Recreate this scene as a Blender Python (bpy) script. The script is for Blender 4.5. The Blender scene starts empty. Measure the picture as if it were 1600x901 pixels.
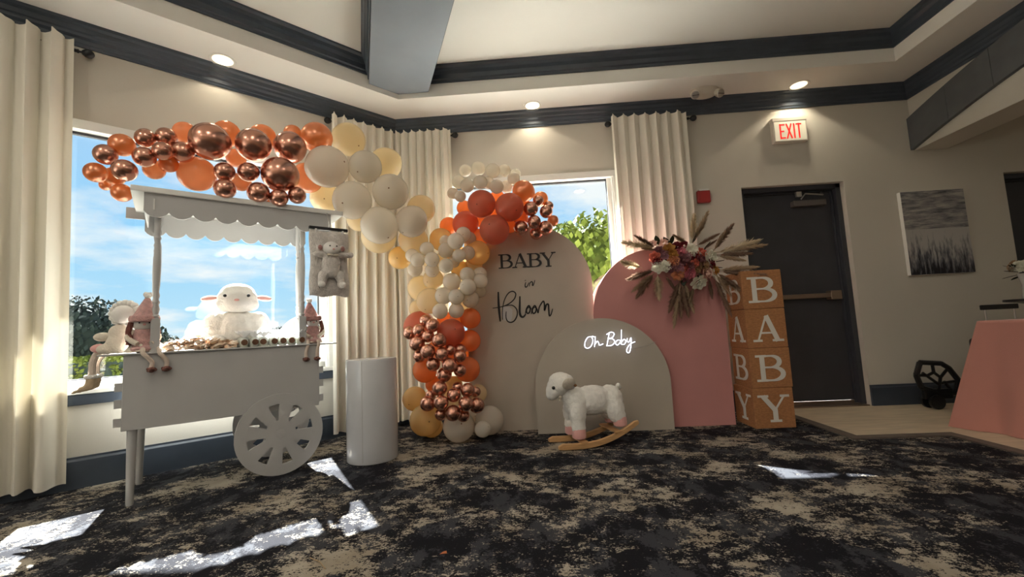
import bpy, math, random
import numpy as np
from mathutils import Vector, Matrix, Euler
PI = math.pi
random.seed(7)
scene = bpy.context.scene
COL = scene.collection

# ------------------------------------------------------------------ camera, world, sun, exposure
FOC, PITCH, ROLL, YAW, CAMZ = 672.022, .0963, -.0482, -.0515, .8423
D, XC, RX = 4.1625, -1.3369, 3.68            # back wall plane, wall corner, header plane
_cy, _sy, _cp, _sp = math.cos(YAW), math.sin(YAW), math.cos(PITCH), math.sin(PITCH)
_F = Vector((_sy*_cp, _cy*_cp, _sp)); _R0 = Vector((_cy, -_sy, 0)); _U0 = _R0.cross(_F)
_R = math.cos(ROLL)*_R0 + math.sin(ROLL)*_U0
_U = -math.sin(ROLL)*_R0 + math.cos(ROLL)*_U0
cam_d = bpy.data.cameras.new('camera'); cam = bpy.data.objects.new('camera', cam_d); COL.objects.link(cam)
cam_d.sensor_width = 36; cam_d.lens = FOC/1600*36; cam_d.clip_start = .02; cam_d.clip_end = 500
cam.matrix_world = Matrix(((_R.x, _U.x, -_F.x, 0), (_R.y, _U.y, -_F.y, 0), (_R.z, _U.z, -_F.z, CAMZ), (0, 0, 0, 1)))
scene.camera = cam
vs = scene.view_settings
vs.view_transform = 'Standard'; vs.look = 'None'; vs.gamma = 1; vs.use_curve_mapping = False
vs.exposure = 0.18

world = bpy.data.worlds.new('sky'); scene.world = world; world.use_nodes = True
def build_world():
    nt = world.node_tree; N = nt.nodes; L = nt.links; N.clear()
    out = N.new('ShaderNodeOutputWorld'); bg = N.new('ShaderNodeBackground')
    tc = N.new('ShaderNodeTexCoord'); sep = N.new('ShaderNodeSeparateXYZ')
    L.new(tc.outputs['Generated'], sep.inputs[0])
    cr = N.new('ShaderNodeValToRGB'); e = cr.color_ramp.elements
    e[0].position = 0.0; e[0].color = (.62, .86, 1.0, 1); e[1].position = .8; e[1].color = (.30, .50, .86, 1)
    m = e.new(.20); m.color = (.34, .69, 1.0, 1); m = e.new(.42); m.color = (.44, .66, .95, 1)
    L.new(sep.outputs['Z'], cr.inputs[0])
    # clouds: direction projected on a flat layer
    mx = N.new('ShaderNodeMath'); mx.operation = 'MAXIMUM'; mx.inputs[1].default_value = .0; L.new(sep.outputs['Z'], mx.inputs[0])
    ad = N.new('ShaderNodeMath'); ad.operation = 'ADD'; ad.inputs[1].default_value = .16; L.new(mx.outputs[0], ad.inputs[0])
    dv = N.new('ShaderNodeVectorMath'); dv.operation = 'DIVIDE'
    cb = N.new('ShaderNodeCombineXYZ')
    for i in range(3): L.new(ad.outputs[0], cb.inputs[i])
    L.new(tc.outputs['Generated'], dv.inputs[0]); L.new(cb.outputs[0], dv.inputs[1])
    no = N.new('ShaderNodeTexNoise'); no.inputs['Scale'].default_value = .85; no.inputs['Detail'].default_value = 7; no.inputs['Roughness'].default_value = .58
    mp = N.new('ShaderNodeMapping'); mp.inputs['Location'].default_value = (1.3, 2.2, .4); mp.inputs['Scale'].default_value = (1, 1, .3)
    L.new(dv.outputs[0], mp.inputs[0]); L.new(mp.outputs[0], no.inputs['Vector'])
    c2 = N.new('ShaderNodeValToRGB'); c2.color_ramp.elements[0].position = .44; c2.color_ramp.elements[1].position = .58
    L.new(no.outputs['Fac'], c2.inputs[0])
    mix = N.new('ShaderNodeMixRGB'); mix.inputs[2].default_value = (.98, .99, 1.0, 1)
    L.new(c2.outputs[0], mix.inputs[0]); L.new(cr.outputs[0], mix.inputs[1])
    L.new(mix.outputs[0], bg.inputs[0]); bg.inputs[1].default_value = 1.0
    L.new(bg.outputs[0], out.inputs[0])
build_world()

SUN_DIR = Vector((.56, -.8285, 0)) * math.cos(math.radians(45)) + Vector((0, 0, -math.sin(math.radians(45))))
sun_d = bpy.data.lights.new('sun', 'SUN'); sun_d.energy = 56; sun_d.angle = math.radians(.6); sun_d.color = (1, .97, .94)
sun = bpy.data.objects.new('sun', sun_d); COL.objects.link(sun)
sun.rotation_euler = SUN_DIR.to_track_quat('-Z', 'Y').to_euler()

def fill_lamp(x, y, z, power, size=.17, color=(1, .92, .80)):
    l = bpy.data.lights.new('fill_light', 'AREA'); l.shape = 'DISK'; l.size = size; l.energy = power; l.color = color
    o = bpy.data.objects.new('fill_light', l); COL.objects.link(o); o.location = (x, y, z)
    return o
# unseen fill lamps, added behind and beside the camera to brighten the room
FILL_POWER = 9.5
for lx, ly in ((-2.6, .6), (-1.0, .9), (.9, .9), (-2.2, -1.6), (0, -1.6), (2.2, -1.6), (-2.2, -3.6), (0, -3.6)):
    fill_lamp(lx, ly, 3.262, FILL_POWER)
for lx, ly in ((5.4, 1.2), (5.4, -1.5)):
    fill_lamp(lx, ly, 2.985, 3)  # weaker added fill for the room beyond the header

# ------------------------------------------------------------------ pixel -> place helpers (1600x901 frame)
O_ = Vector((0, 0, CAMZ))
def ray(u, v): return _F + ((u-800)/FOC)*_R - ((v-450.5)/FOC)*_U
def fl(u, v, z=0.): d = ray(u, v); return O_ + d*((z-CAMZ)/d.z)
def bk(u, v, y=D): d = ray(u, v); return O_ + d*(y/d.y)
def lw(u, v, off=0.): d = ray(u, v); return O_ + d*((XC-D+off*2**.5)/(d.x-d.y))
def rw(u, v, x): d = ray(u, v); return O_ + d*(x/d.x)
def plane(u, v, p, n): d = ray(u, v); n = Vector(n); return O_ + d*((Vector(p)-O_).dot(n)/d.dot(n))

# ------------------------------------------------------------------ materials
MATS = {}
def new_mat(name):
    m = bpy.data.materials.new(name); m.use_nodes = True; MATS[name] = m
    return m, m.node_tree.nodes, m.node_tree.links, m.node_tree.nodes['Principled BSDF']
def pmat(name, col, rough=.6, metal=0., var=0., vscale=8., bump=0., bscale=60., col2=None, sheen=0., coat=0., emit=None, estr=0., spec=.5, stretch=(1, 1, 1)):
    m, N, L, b = new_mat(name)
    b.inputs['Base Color'].default_value = (*col, 1); b.inputs['Roughness'].default_value = rough; b.inputs['Metallic'].default_value = metal
    b.inputs['Specular IOR Level'].default_value = spec
    if sheen: b.inputs['Sheen Weight'].default_value = sheen
    if coat: b.inputs['Coat Weight'].default_value = coat; b.inputs['Coat Roughness'].default_value = .08
    if emit: b.inputs['Emission Color'].default_value = (*emit, 1); b.inputs['Emission Strength'].default_value = estr
    if var or bump or col2:
        tc = N.new('ShaderNodeTexCoord'); mp = N.new('ShaderNodeMapping'); mp.inputs['Scale'].default_value = stretch
        L.new(tc.outputs['Object'], mp.inputs[0])
    if var or col2:
        n = N.new('ShaderNodeTexNoise'); n.inputs['Scale'].default_value = vscale; n.inputs['Detail'].default_value = 4
        L.new(mp.outputs[0], n.inputs['Vector'])
        r = N.new('ShaderNodeValToRGB'); r.color_ramp.elements[0].position = .35; r.color_ramp.elements[1].position = .65
        c2 = col2 or tuple(min(1, c*(1+var)) for c in col); c1 = col if col2 else tuple(c*(1-var) for c in col)
        r.color_ramp.elements[0].color = (*c1, 1); r.color_ramp.elements[1].color = (*c2, 1)
        L.new(n.outputs['Fac'], r.inputs[0]); L.new(r.outputs[0], b.inputs['Base Color'])
    if bump:
        n2 = N.new('ShaderNodeTexNoise'); n2.inputs['Scale'].default_value = bscale; n2.inputs['Detail'].default_value = 3
        L.new(mp.outputs[0], n2.inputs['Vector'])
        bp = N.new('ShaderNodeBump'); bp.inputs['Strength'].default_value = bump; bp.inputs['Distance'].default_value = .01
        L.new(n2.outputs['Fac'], bp.inputs['Height']); L.new(bp.outputs[0], b.inputs['Normal'])
    return m
def schlick(N, L, k):
    """share of light mirrored by a smooth skin, the same from both sides"""
    lwt = N.new('ShaderNodeLayerWeight'); lwt.inputs[0].default_value = .5
    pw = N.new('ShaderNodeMath'); pw.operation = 'POWER'; pw.inputs[1].default_value = 4.; L.new(lwt.outputs['Facing'], pw.inputs[0])
    ma = N.new('ShaderNodeMath'); ma.operation = 'MULTIPLY_ADD'; ma.inputs[1].default_value = .75*k; ma.inputs[2].default_value = .04*k; ma.use_clamp = True
    L.new(pw.outputs[0], ma.inputs[0]); return ma.outputs[0]
def thin_mat(name, col, trans=.5, gloss=.08, rough=.25, clear=0., tcol=None):
    """thin skin: diffuse + light coming through + a soft shine (+ see-through share)"""
    m, N, L, b = new_mat(name); out = N['Material Output']; N.remove(b)
    d = N.new('ShaderNodeBsdfDiffuse'); d.inputs[0].default_value = (*col, 1)
    t = N.new('ShaderNodeBsdfTranslucent'); t.inputs[0].default_value = (*(tcol or col), 1)
    mx = N.new('ShaderNodeMixShader'); mx.inputs[0].default_value = trans; L.new(d.outputs[0], mx.inputs[1]); L.new(t.outputs[0], mx.inputs[2])
    last = mx
    if clear:
        tr = N.new('ShaderNodeBsdfTransparent'); tr.inputs[0].default_value = (*(tcol or col), 1)
        m2 = N.new('ShaderNodeMixShader'); m2.inputs[0].default_value = clear; L.new(last.outputs[0], m2.inputs[1]); L.new(tr.outputs[0], m2.inputs[2]); last = m2
    if gloss:
        g = N.new('ShaderNodeBsdfGlossy'); g.inputs['Roughness'].default_value = rough
        m3 = N.new('ShaderNodeMixShader'); L.new(schlick(N, L, gloss*10), m3.inputs[0]); L.new(last.outputs[0], m3.inputs[1]); L.new(g.outputs[0], m3.inputs[2]); last = m3
    L.new(last.outputs[0], out.inputs[0])
    return m
wall_m = pmat('wall_paint', (.62, .585, .51), .85, bump=.12, bscale=260)
pmat('ceiling_paint', (.78, .755, .69), .9, bump=.10, bscale=200)
pmat('soffit_paint', (.86, .83, .77), .9, bump=.05, bscale=200)
pmat('slate_trim', (.052, .066, .088), .38, var=.12, vscale=5)
pmat('slate_beam', (.255, .285, .32), .6, var=.05, vscale=3)
pmat('slate_arch', (.115, .12, .125), .75, var=.08, vscale=6)
pmat('white_trim', (.80, .79, .75), .5)
pmat('dark_gasket', (.03, .03, .035), .5)
pmat('black_iron', (.012, .012, .013), .35)
pmat('door_paint', (.045, .047, .055), .55, var=.1, vscale=4)
pmat('door_frame_paint', (.04, .045, .055), .45)
pmat('bronze_metal', (.32, .25, .19), .38, metal=.85)
pmat('closer_paint', (.17, .15, .14), .45, metal=.3)
pmat('cart_paint', (.49, .485, .475), .5, var=.03, vscale=4, bump=.03, bscale=80)
pmat('plinth_paint', (.62, .625, .64), .22, var=.05, vscale=3, coat=.5)
pmat('arch_beige', (.50, .435, .36), .75, var=.03, vscale=3, bump=.05, bscale=300)
pmat('arch_beige_front', (.50, .44, .365), .75, var=.03, vscale=3, bump=.05, bscale=300)
pmat('arch_pink', (.60, .27, .255), .75, var=.03, vscale=3, bump=.05, bscale=300)
pmat('arch_pale_pink', (.75, .48, .44), .75)
pmat('ink_black', (.012, .010, .010), .45)
pmat('white_print', (.78, .76, .70), .6)
pmat('kraft', (.44, .20, .08), .85, var=.14, vscale=45, bump=.12, bscale=160, stretch=(1, 1, 2.5))
pmat('plush_white', (.90, .87, .81), .95, bump=.5, bscale=90, sheen=.4, var=.05, vscale=30)
pmat('plush_face', (.84, .81, .76), .95, bump=.25, bscale=150, sheen=.3)
pmat('plush_grey', (.70, .65, .60), .95, bump=.9, bscale=110, sheen=.4, var=.10, vscale=40)
pmat('plush_pink', (.80, .42, .38), .95, bump=.4, bscale=120, sheen=.3)
pmat('plush_cream', (.78, .70, .58), .95, bump=.6, bscale=110, sheen=.3)
pmat('knit_pink', (.70, .40, .37), .95, bump=1., bscale=180, var=.12, vscale=60, sheen=.3)
pmat('knit_dusty', (.52, .27, .25), .95, bump=1., bscale=160, var=.2, vscale=60)
pmat('hair_brown', (.22, .075, .055), .9, bump=1., bscale=160, var=.3, vscale=60)
pmat('shoe_brown', (.20, .085, .065), .9, bump=1., bscale=120, var=.5, vscale=60)
pmat('boot_tan', (.55, .42, .27), .9, bump=.5, bscale=120, var=.12, vscale=30)
pmat('legs_cream', (.72, .60, .50), .95, bump=.4, bscale=160)
pmat('light_wood', (.62, .36, .16), .5, var=.12, vscale=10, stretch=(1, 8, 8))
pmat('handle_wood', (.30, .14, .06), .5)
pmat('eye_black', (.006, .006, .007), .15)
pmat('exit_face', (.80, .75, .60), .5, emit=(1, .9, .65), estr=.25)
pmat('exit_red', (.85, .03, .02), .5, emit=(1, .03, .02), estr=.55)
pmat('alarm_red', (.38, .03, .03), .4)
pmat('lens_clear', (.75, .74, .70), .15)
pmat('lamp_housing', (.72, .66, .56), .5)
pmat('steel', (.55, .54, .52), .3, metal=.9)
pmat('pink_cloth', (.62, .27, .22), .85, bump=.15, bscale=240, sheen=.3)
pmat('floor_wood', (.66, .55, .40), .5, var=.10, vscale=4, bump=.03, bscale=30, stretch=(1, 6, 1))
pmat('floor_strip', (.13, .105, .085), .7, var=.15, vscale=20)
pmat('lamp_glow', (.9, .85, .7), .4, emit=(1, .84, .58), estr=1.6)
pmat('lamp_trim_ring', (.85, .82, .76), .4)
pmat('neon_white', (.9, .92, 1), .4, emit=(.80, .84, 1), estr=3.2)
pmat('neon_backing', (.55, .53, .52), .2)
pmat('cord_white', (.55, .5, .45), .5)
pmat('choc_brown', (.16, .075, .04), .5, var=.2, vscale=40)
pmat('sweet_tan', (.62, .36, .18), .5, col2=(.92, .83, .72), vscale=45)
pmat('sweet_cream', (.90, .80, .66), .5, col2=(.68, .38, .20), vscale=40)
thin_mat('cellophane', (.88, .90, .88), trans=.4, gloss=.10, rough=.1, clear=.22)
thin_mat('cello_ruffle', (.93, .93, .93), trans=.45, gloss=.08, rough=.12)
pmat('bag_filling', (.80, .78, .48), .6)
thin_mat('curtain_cloth', (.85, .81, .71), trans=.07, gloss=0, tcol=(.75, .66, .50))
thin_mat('balloon_orange', (.85, .34, .14), trans=.60, gloss=.06, clear=.10, tcol=(1., .46, .18))
thin_mat('balloon_coral', (.62, .21, .13), trans=.50, gloss=.06, rough=.35, clear=.04, tcol=(.88, .30, .17))
thin_mat('balloon_amber', (.74, .36, .20), trans=.5, gloss=.07, rough=.25, clear=.22, tcol=(.95, .52, .30))
thin_mat('balloon_sand', (.77, .72, .64), trans=.5, gloss=.06, rough=.25, clear=.06, tcol=(.94, .88, .78))
thin_mat('balloon_cream', (.74, .64, .46), trans=.58, gloss=.05, clear=.06, tcol=(.98, .84, .58))
thin_mat('balloon_yellow', (.86, .64, .33), trans=.55, gloss=.06, clear=.05, tcol=(1., .76, .38))
thin_mat('balloon_white', (.80, .74, .65), trans=.45, gloss=.07, rough=.25, clear=.06, tcol=(.95, .88, .76))
pmat('balloon_tip', (.20, .10, .05), .6)
def chrome(name, col, rough=.16, clear=.0):
    m, N, L, b = new_mat(name); out = N['Material Output']
    b.inputs['Base Color'].default_value = (*col, 1); b.inputs['Metallic'].default_value = 1; b.inputs['Roughness'].default_value = rough
    b.inputs['Coat Weight'].default_value = .35; b.inputs['Coat Roughness'].default_value = .1
    if clear:
        t = N.new('ShaderNodeBsdfTranslucent'); t.inputs[0].default_value = (min(1, col[0]*1.6), col[1]*1.3, col[2]*.9, 1)
        mx = N.new('ShaderNodeMixShader'); mx.inputs[0].default_value = clear
        L.new(b.outputs[0], mx.inputs[1]); L.new(t.outputs[0], mx.inputs[2]); L.new(mx.outputs[0], out.inputs[0])
chrome('balloon_chrome', (.62, .31, .22), .27)
chrome('balloon_copper', (.78, .40, .26), .30, clear=.5)

def carpet_mat():
    m, N, L, b = new_mat('carpet'); b.inputs['Roughness'].default_value = .95; b.inputs['Specular IOR Level'].default_value = .15
    tc = N.new('ShaderNodeTexCoord')
    def noise(scale, detail, rough, stretch, rot, dist=0.):
        mp = N.new('ShaderNodeMapping'); mp.inputs['Scale'].default_value = stretch; mp.inputs['Rotation'].default_value = (0, 0, rot)
        L.new(tc.outputs['Object'], mp.inputs[0])
        n = N.new('ShaderNodeTexNoise'); n.inputs['Scale'].default_value = scale; n.inputs['Detail'].default_value = detail; n.inputs['Roughness'].default_value = rough
        n.inputs['Distortion'].default_value = dist; L.new(mp.outputs[0], n.inputs['Vector']); return n.outputs['Fac']
    def ramp(src, a, c, ca=(0, 0, 0, 1), cc=(1, 1, 1, 1)):
        r = N.new('ShaderNodeValToRGB'); r.color_ramp.elements[0].position = a; r.color_ramp.elements[1].position = c
        r.color_ramp.elements[0].color = ca; r.color_ramp.elements[1].color = cc; L.new(src, r.inputs[0]); return r.outputs[0]
    def math2(op, a, c):
        q = N.new('ShaderNodeMath'); q.operation = op
        for i, s in ((0, a), (1, c)):
            if isinstance(s, float): q.inputs[i].default_value = s
            else: L.new(s, q.inputs[i])
        return q.outputs[0]
    big = noise(2.6, 3, .55, (1, 1.15, 1), .5)
    mid = noise(15, 6, .78, (1, 1.25, 1), .25)
    fine = noise(95, 3, .75, (1, 1.1, 1), .0)
    s = math2('ADD', math2('MULTIPLY', big, .95), math2('ADD', math2('MULTIPLY', mid, 1.05), math2('MULTIPLY', fine, .62)))
    beige = ramp(s, 1.265/2, 1.30/2) if False else None
    sc = math2('MULTIPLY', s, .3817)                       # back to about 0..1
    beige = ramp(sc, .522, .538)
    grey = ramp(math2('ADD', math2('MULTIPLY', noise(5, 5, .7, (1.5, 1, 1), 1.1), .75), math2('MULTIPLY', fine, .25)), .50, .54)
    mx = N.new('ShaderNodeMixRGB'); L.new(grey, mx.inputs[0]); mx.inputs[1].default_value = (.010, .010, .014, 1); mx.inputs[2].default_value = (.046, .048, .056, 1)
    tone = ramp(noise(4, 3, .6, (1, 1, 1), 2.), .35, .65, (.30, .255, .195, 1), (.44, .395, .325, 1))
    m2 = N.new('ShaderNodeMixRGB'); L.new(beige, m2.inputs[0]); L.new(mx.outputs[0], m2.inputs[1]); L.new(tone, m2.inputs[2])
    L.new(m2.outputs[0], b.inputs['Base Color'])
    bp = N.new('ShaderNodeBump'); bp.inputs['Strength'].default_value = .35; bp.inputs['Distance'].default_value = .006
    L.new(noise(320, 2, .6, (1, 1, 1), 0.), bp.inputs['Height']); L.new(bp.outputs[0], b.inputs['Normal'])
carpet_mat()
def glass_mat():
    m, N, L, b = new_mat('window_glass'); out = N['Material Output']; N.remove(b)
    t = N.new('ShaderNodeBsdfTransparent'); t.inputs[0].default_value = (.93, .96, .96, 1)
    g = N.new('ShaderNodeBsdfGlossy'); g.inputs['Roughness'].default_value = .01
    fr = schlick(N, L, 1.)
    mx = N.new('ShaderNodeMixShader'); L.new(fr, mx.inputs[0]); L.new(t.outputs[0], mx.inputs[1]); L.new(g.outputs[0], mx.inputs[2]); L.new(mx.outputs[0], out.inputs[0])
glass_mat()
def painting_mat():
    m, N, L, b = new_mat('abstract_painting'); b.inputs['Roughness'].default_value = .7
    tc = N.new('ShaderNodeTexCoord'); sp = N.new('ShaderNodeSeparateXYZ'); L.new(tc.outputs['Object'], sp.inputs[0])
    def band(scale):
        mp = N.new('ShaderNodeMapping'); mp.inputs['Scale'].default_value = scale; L.new(tc.outputs['Object'], mp.inputs[0])
        n = N.new('ShaderNodeTexNoise'); n.inputs['Scale'].default_value = 4; n.inputs['Detail'].default_value = 6; n.inputs['Roughness'].default_value = .65
        L.new(mp.outputs[0], n.inputs['Vector']); return n.outputs['Fac']
    def ramp(src, pts):
        r = N.new('ShaderNodeValToRGB'); r.color_ramp.elements[0].position = pts[0][0]; r.color_ramp.elements[0].color = pts[0][1]
        r.color_ramp.elements[1].position = pts[-1][0]; r.color_ramp.elements[1].color = pts[-1][1]
        for p, c in pts[1:-1]: r.color_ramp.elements.new(p).color = c
        L.new(src, r.inputs[0]); return r.outputs[0]
    up = ramp(band((1.5, 1, 9)), [(.3, (.06, .065, .075, 1)), (.48, (.24, .235, .24, 1)), (.7, (.52, .49, .44, 1))])
    # lower half: vertical drips going dark towards the bottom
    ad = N.new('ShaderNodeMath'); ad.operation = 'MULTIPLY_ADD'; ad.inputs[1].default_value = 1.0; L.new(sp.outputs['Z'], ad.inputs[0])
    L.new(band((9, 1, 1.6)), ad.inputs[2])
    lo = ramp(ad.outputs[0], [(.10, (.012, .013, .018, 1)), (.20, (.10, .105, .12, 1)), (.42, (.46, .45, .43, 1))])
    st = N.new('ShaderNodeMath'); st.operation = 'GREATER_THAN'; st.inputs[1].default_value = .03; L.new(sp.outputs['Z'], st.inputs[0])
    mx = N.new('ShaderNodeMixRGB'); L.new(st.outputs[0], mx.inputs[0]); L.new(lo, mx.inputs[1]); L.new(up, mx.inputs[2])
    L.new(mx.outputs[0], b.inputs['Base Color'])
painting_mat()
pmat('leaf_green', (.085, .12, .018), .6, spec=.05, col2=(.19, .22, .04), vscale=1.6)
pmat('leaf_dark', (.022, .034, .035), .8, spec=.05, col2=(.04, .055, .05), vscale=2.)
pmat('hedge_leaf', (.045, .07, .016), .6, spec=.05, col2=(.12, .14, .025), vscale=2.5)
pmat('grass', (.26, .25, .17), .9, var=.3, vscale=1.5)
pmat('bark', (.10, .07, .05), .9)
pmat('bounce_paving', (.72, .70, .65), .9, var=.08, vscale=2)

# ------------------------------------------------------------------ mesh helpers
class MB:
    def __init__(s): s.v = []; s.f = []
    def add(s, vs_, fs):
        o = len(s.v); s.v += [tuple(q) for q in vs_]; s.f += [tuple(i+o for i in f) for f in fs]; return s
    def box(s, a, b, M=None):
        x0, y0, z0 = a; x1, y1, z1 = b
        vv = [Vector(q) for q in ((x0,y0,z0),(x1,y0,z0),(x1,y1,z0),(x0,y1,z0),(x0,y0,z1),(x1,y0,z1),(x1,y1,z1),(x0,y1,z1))]
        if M is not None: vv = [M @ q for q in vv]
        return s.add(vv, [(0,3,2,1),(4,5,6,7),(0,1,5,4),(1,2,6,5),(2,3,7,6),(3,0,4,7)])
    def prism(s, poly, h0, h1, axis='z'):
        """poly: 2-D outline; extruded along axis ('z': xy outline, 'y': xz outline, 'x': yz outline)"""
        n = len(poly)
        if axis == 'z': g = lambda p, h: (p[0], p[1], h)
        elif axis == 'y': g = lambda p, h: (p[0], h, p[1])
        else: g = lambda p, h: (h, p[0], p[1])
        vv = [g(p, h0) for p in poly] + [g(p, h1) for p in poly]
        return s.add(vv, [tuple(range(n))[::-1], tuple(range(n, 2*n))] + [(i, (i+1) % n, n+(i+1) % n, n+i) for i in range(n)])
    def lathe(s, prof, seg=24, M=None, cap=True):
        vv = []; ff = []; n = len(prof)
        for r, z in prof:
            for k in range(seg): a = 2*PI*k/seg; vv.append(Vector((r*math.cos(a), r*math.sin(a), z)))
        for i in range(n-1):
            for k in range(seg): k2 = (k+1) % seg; ff.append((i*seg+k, i*seg+k2, (i+1)*seg+k2, (i+1)*seg+k))
        if cap: ff.append(tuple(range(seg))[::-1]); ff.append(tuple((n-1)*seg+k for k in range(seg)))
        if M is not None: vv = [M @ q for q in vv]
        return s.add(vv, ff)
    def tube(s, pts, r, seg=10, flat=None):
        pts = [Vector(p) for p in pts]; n = len(pts); vv = []; ff = []
        rr = r if isinstance(r, (list, tuple)) else [r]*n
        up = Vector((0, 0, 1)); prev = None
        for i, p in enumerate(pts):
            t = (pts[min(i+1, n-1)] - pts[max(i-1, 0)]).normalized()
            if prev is None:
                a = t.cross(up)
                if a.length < .05: a = t.cross(Vector((0, 1, 0)))
                a.normalize()
            else: a = (prev - t*prev.dot(t)).normalized()
            prev = a; b = t.cross(a)
            for k in range(seg):
                q = 2*PI*k/seg; vv.append(p + a*rr[i]*math.cos(q) + b*rr[i]*math.sin(q)*(flat or 1))
        for i in range(n-1):
            for k in range(seg): k2 = (k+1) % seg; ff.append((i*seg+k, (i+1)*seg+k, (i+1)*seg+k2, i*seg+k2))
        ff.append(tuple(range(seg))); ff.append(tuple((n-1)*seg+k for k in range(seg))[::-1])
        return s.add(vv, ff)
    def ball(s, c, r, seg=20, rings=12, M=None):
        r = r if isinstance(r, (tuple, list)) else (r, r, r)
        vv = [Vector((0, 0, 1))]; ff = []
        for i in range(1, rings):
            th = PI*i/rings
            for k in range(seg): a = 2*PI*k/seg; vv.append(Vector((math.sin(th)*math.cos(a), math.sin(th)*math.sin(a), math.cos(th))))
        vv.append(Vector((0, 0, -1))); last = len(vv)-1
        for k in range(seg): ff.append((0, 1+k, 1+(k+1) % seg))
        for i in range(rings-2):
            for k in range(seg): a = 1+i*seg; k2 = (k+1) % seg; ff.append((a+k, a+seg+k, a+seg+k2, a+k2))
        a = 1+(rings-2)*seg
        for k in range(seg): ff.append((a+k, last, a+(k+1) % seg))
        vv = [Vector((q.x*r[0], q.y*r[1], q.z*r[2])) for q in vv]
        if M is not None: vv = [M @ q for q in vv]
        return s.add([q+Vector(c) for q in vv], ff)
    def mesh(s, name, mat, smooth=True, angle=35):
        me = bpy.data.meshes.new(name); me.from_pydata([tuple(q) for q in s.v], [], s.f); me.update()
        if mat: me.materials.append(MATS[mat])
        if smooth:
            me.shade_smooth()
            try: me.set_sharp_from_angle(angle=math.radians(angle))
            except Exception: pass
        return me
    def build(s, name, mat, parent=None, smooth=True, angle=35, world=False):
        if world and parent is not None:
            inv = pmatrix(parent).inverted(); s.v = [tuple(inv @ Vector(q)) for q in s.v]
        o = bpy.data.objects.new(name, s.mesh(name, mat, smooth, angle)); COL.objects.link(o)
        if parent is not None: o.parent = parent
        return o
def pmatrix(o):
    m = o.matrix_basis.copy()
    while o.parent is not None: o = o.parent; m = o.matrix_basis @ m
    return m
def thing(name, label, cat, loc=(0, 0, 0), rz=0., group=None):
    o = bpy.data.objects.new(name, None); o.empty_display_size = .05; COL.objects.link(o); o.location = loc; o.rotation_euler = (0, 0, rz)
    o['label'] = label; o['category'] = cat
    if group: o['group'] = group
    return o
def tag(o, label, cat, group=None):
    o['label'] = label; o['category'] = cat
    if group: o['group'] = group
    return o
def struct(name, mb, mat, parent=None, smooth=False):
    o = mb.build(name, mat, parent, smooth=smooth)
    if parent is None: o['kind'] = 'structure'
    return o
def sroot(name, loc=(0, 0, 0), rz=0.):
    o = bpy.data.objects.new(name, None); o.empty_display_size = .05; COL.objects.link(o); o.location = loc; o.rotation_euler = (0, 0, rz); o['kind'] = 'structure'; return o
def place(name, me, parent, M, world=False):
    o = bpy.data.objects.new(name, me); COL.objects.link(o)
    if parent is not None:
        o.parent = parent
        if world: M = pmatrix(parent).inverted() @ M
    o.matrix_basis = M; return o
def rot_to(d, roll=0.):
    return Vector(d).to_track_quat('Z', 'Y').to_matrix().to_4x4() @ Matrix.Rotation(roll, 4, 'Z')
def bevel(o, w=.004, seg=2):
    m = o.modifiers.new('bevel', 'BEVEL'); m.width = w; m.segments = seg; m.limit_method = 'ANGLE'; m.angle_limit = math.radians(40); return o
def blob(name, balls, mat, parent, voxel=.012, smooth=4, fluff=0.):
    mb = MB()
    for b in balls: mb.ball(b[0], b[1], 16, 10, b[2] if len(b) > 2 else None)
    o = mb.build(name, mat, parent)
    m = o.modifiers.new('remesh', 'REMESH'); m.mode = 'VOXEL'; m.voxel_size = voxel; m.use_smooth_shade = True
    s = o.modifiers.new('smooth', 'SMOOTH'); s.iterations = smooth; s.factor = .5
    if fluff:
        tx = bpy.data.textures.get('fleece') or bpy.data.textures.new('fleece', 'CLOUDS'); tx.noise_scale = .022; tx.noise_depth = 1
        dm = o.modifiers.new('fleece', 'DISPLACE'); dm.texture = tx; dm.strength = fluff; dm.mid_level = .5; dm.texture_coords = 'LOCAL'
    return o
def catmull(pts, sub=6):
    P_ = [Vector(p) for p in pts]; out = []
    for i in range(len(P_)-1):
        a, b, c, d = P_[max(i-1, 0)], P_[i], P_[i+1], P_[min(i+2, len(P_)-1)]
        for k in range(sub):
            t = k/sub; out.append(.5*((2*b)+(c-a)*t+(2*a-5*b+4*c-d)*t*t+(3*b-a-3*c+d)*t**3))
    out.append(P_[-1]); return out
def ribbon(pts, w, y0, y1, mb=None):
    """stroke in the xz plane, width w (value or per-point list), extruded y0..y1"""
    mb = mb or MB(); n = len(pts); ww = w if isinstance(w, (list, tuple)) else [w]*n
    Ls = []; Rs = []
    for i, p in enumerate(pts):
        a = pts[max(i-1, 0)]; b = pts[min(i+1, n-1)]; dx, dz = b[0]-a[0], b[1]-a[1]; l = math.hypot(dx, dz) or 1
        nx, nz = -dz/l*ww[i]/2, dx/l*ww[i]/2; Ls.append((p[0]+nx, p[1]+nz)); Rs.append((p[0]-nx, p[1]-nz))
    vv = []; ff = []
    for i in range(n):
        vv += [(Ls[i][0], y0, Ls[i][1]), (Rs[i][0], y0, Rs[i][1]), (Ls[i][0], y1, Ls[i][1]), (Rs[i][0], y1, Rs[i][1])]
    for i in range(n-1):
        a = 4*i; b = a+4; ff += [(a, a+1, b+1, b), (a+2, b+2, b+3, a+3), (a, b, b+2, a+2), (a+1, a+3, b+3, b+1)]
    ff += [(0, 2, 3, 1), (4*n-4, 4*n-3, 4*n-1, 4*n-2)]
    return mb.add(vv, ff)
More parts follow.
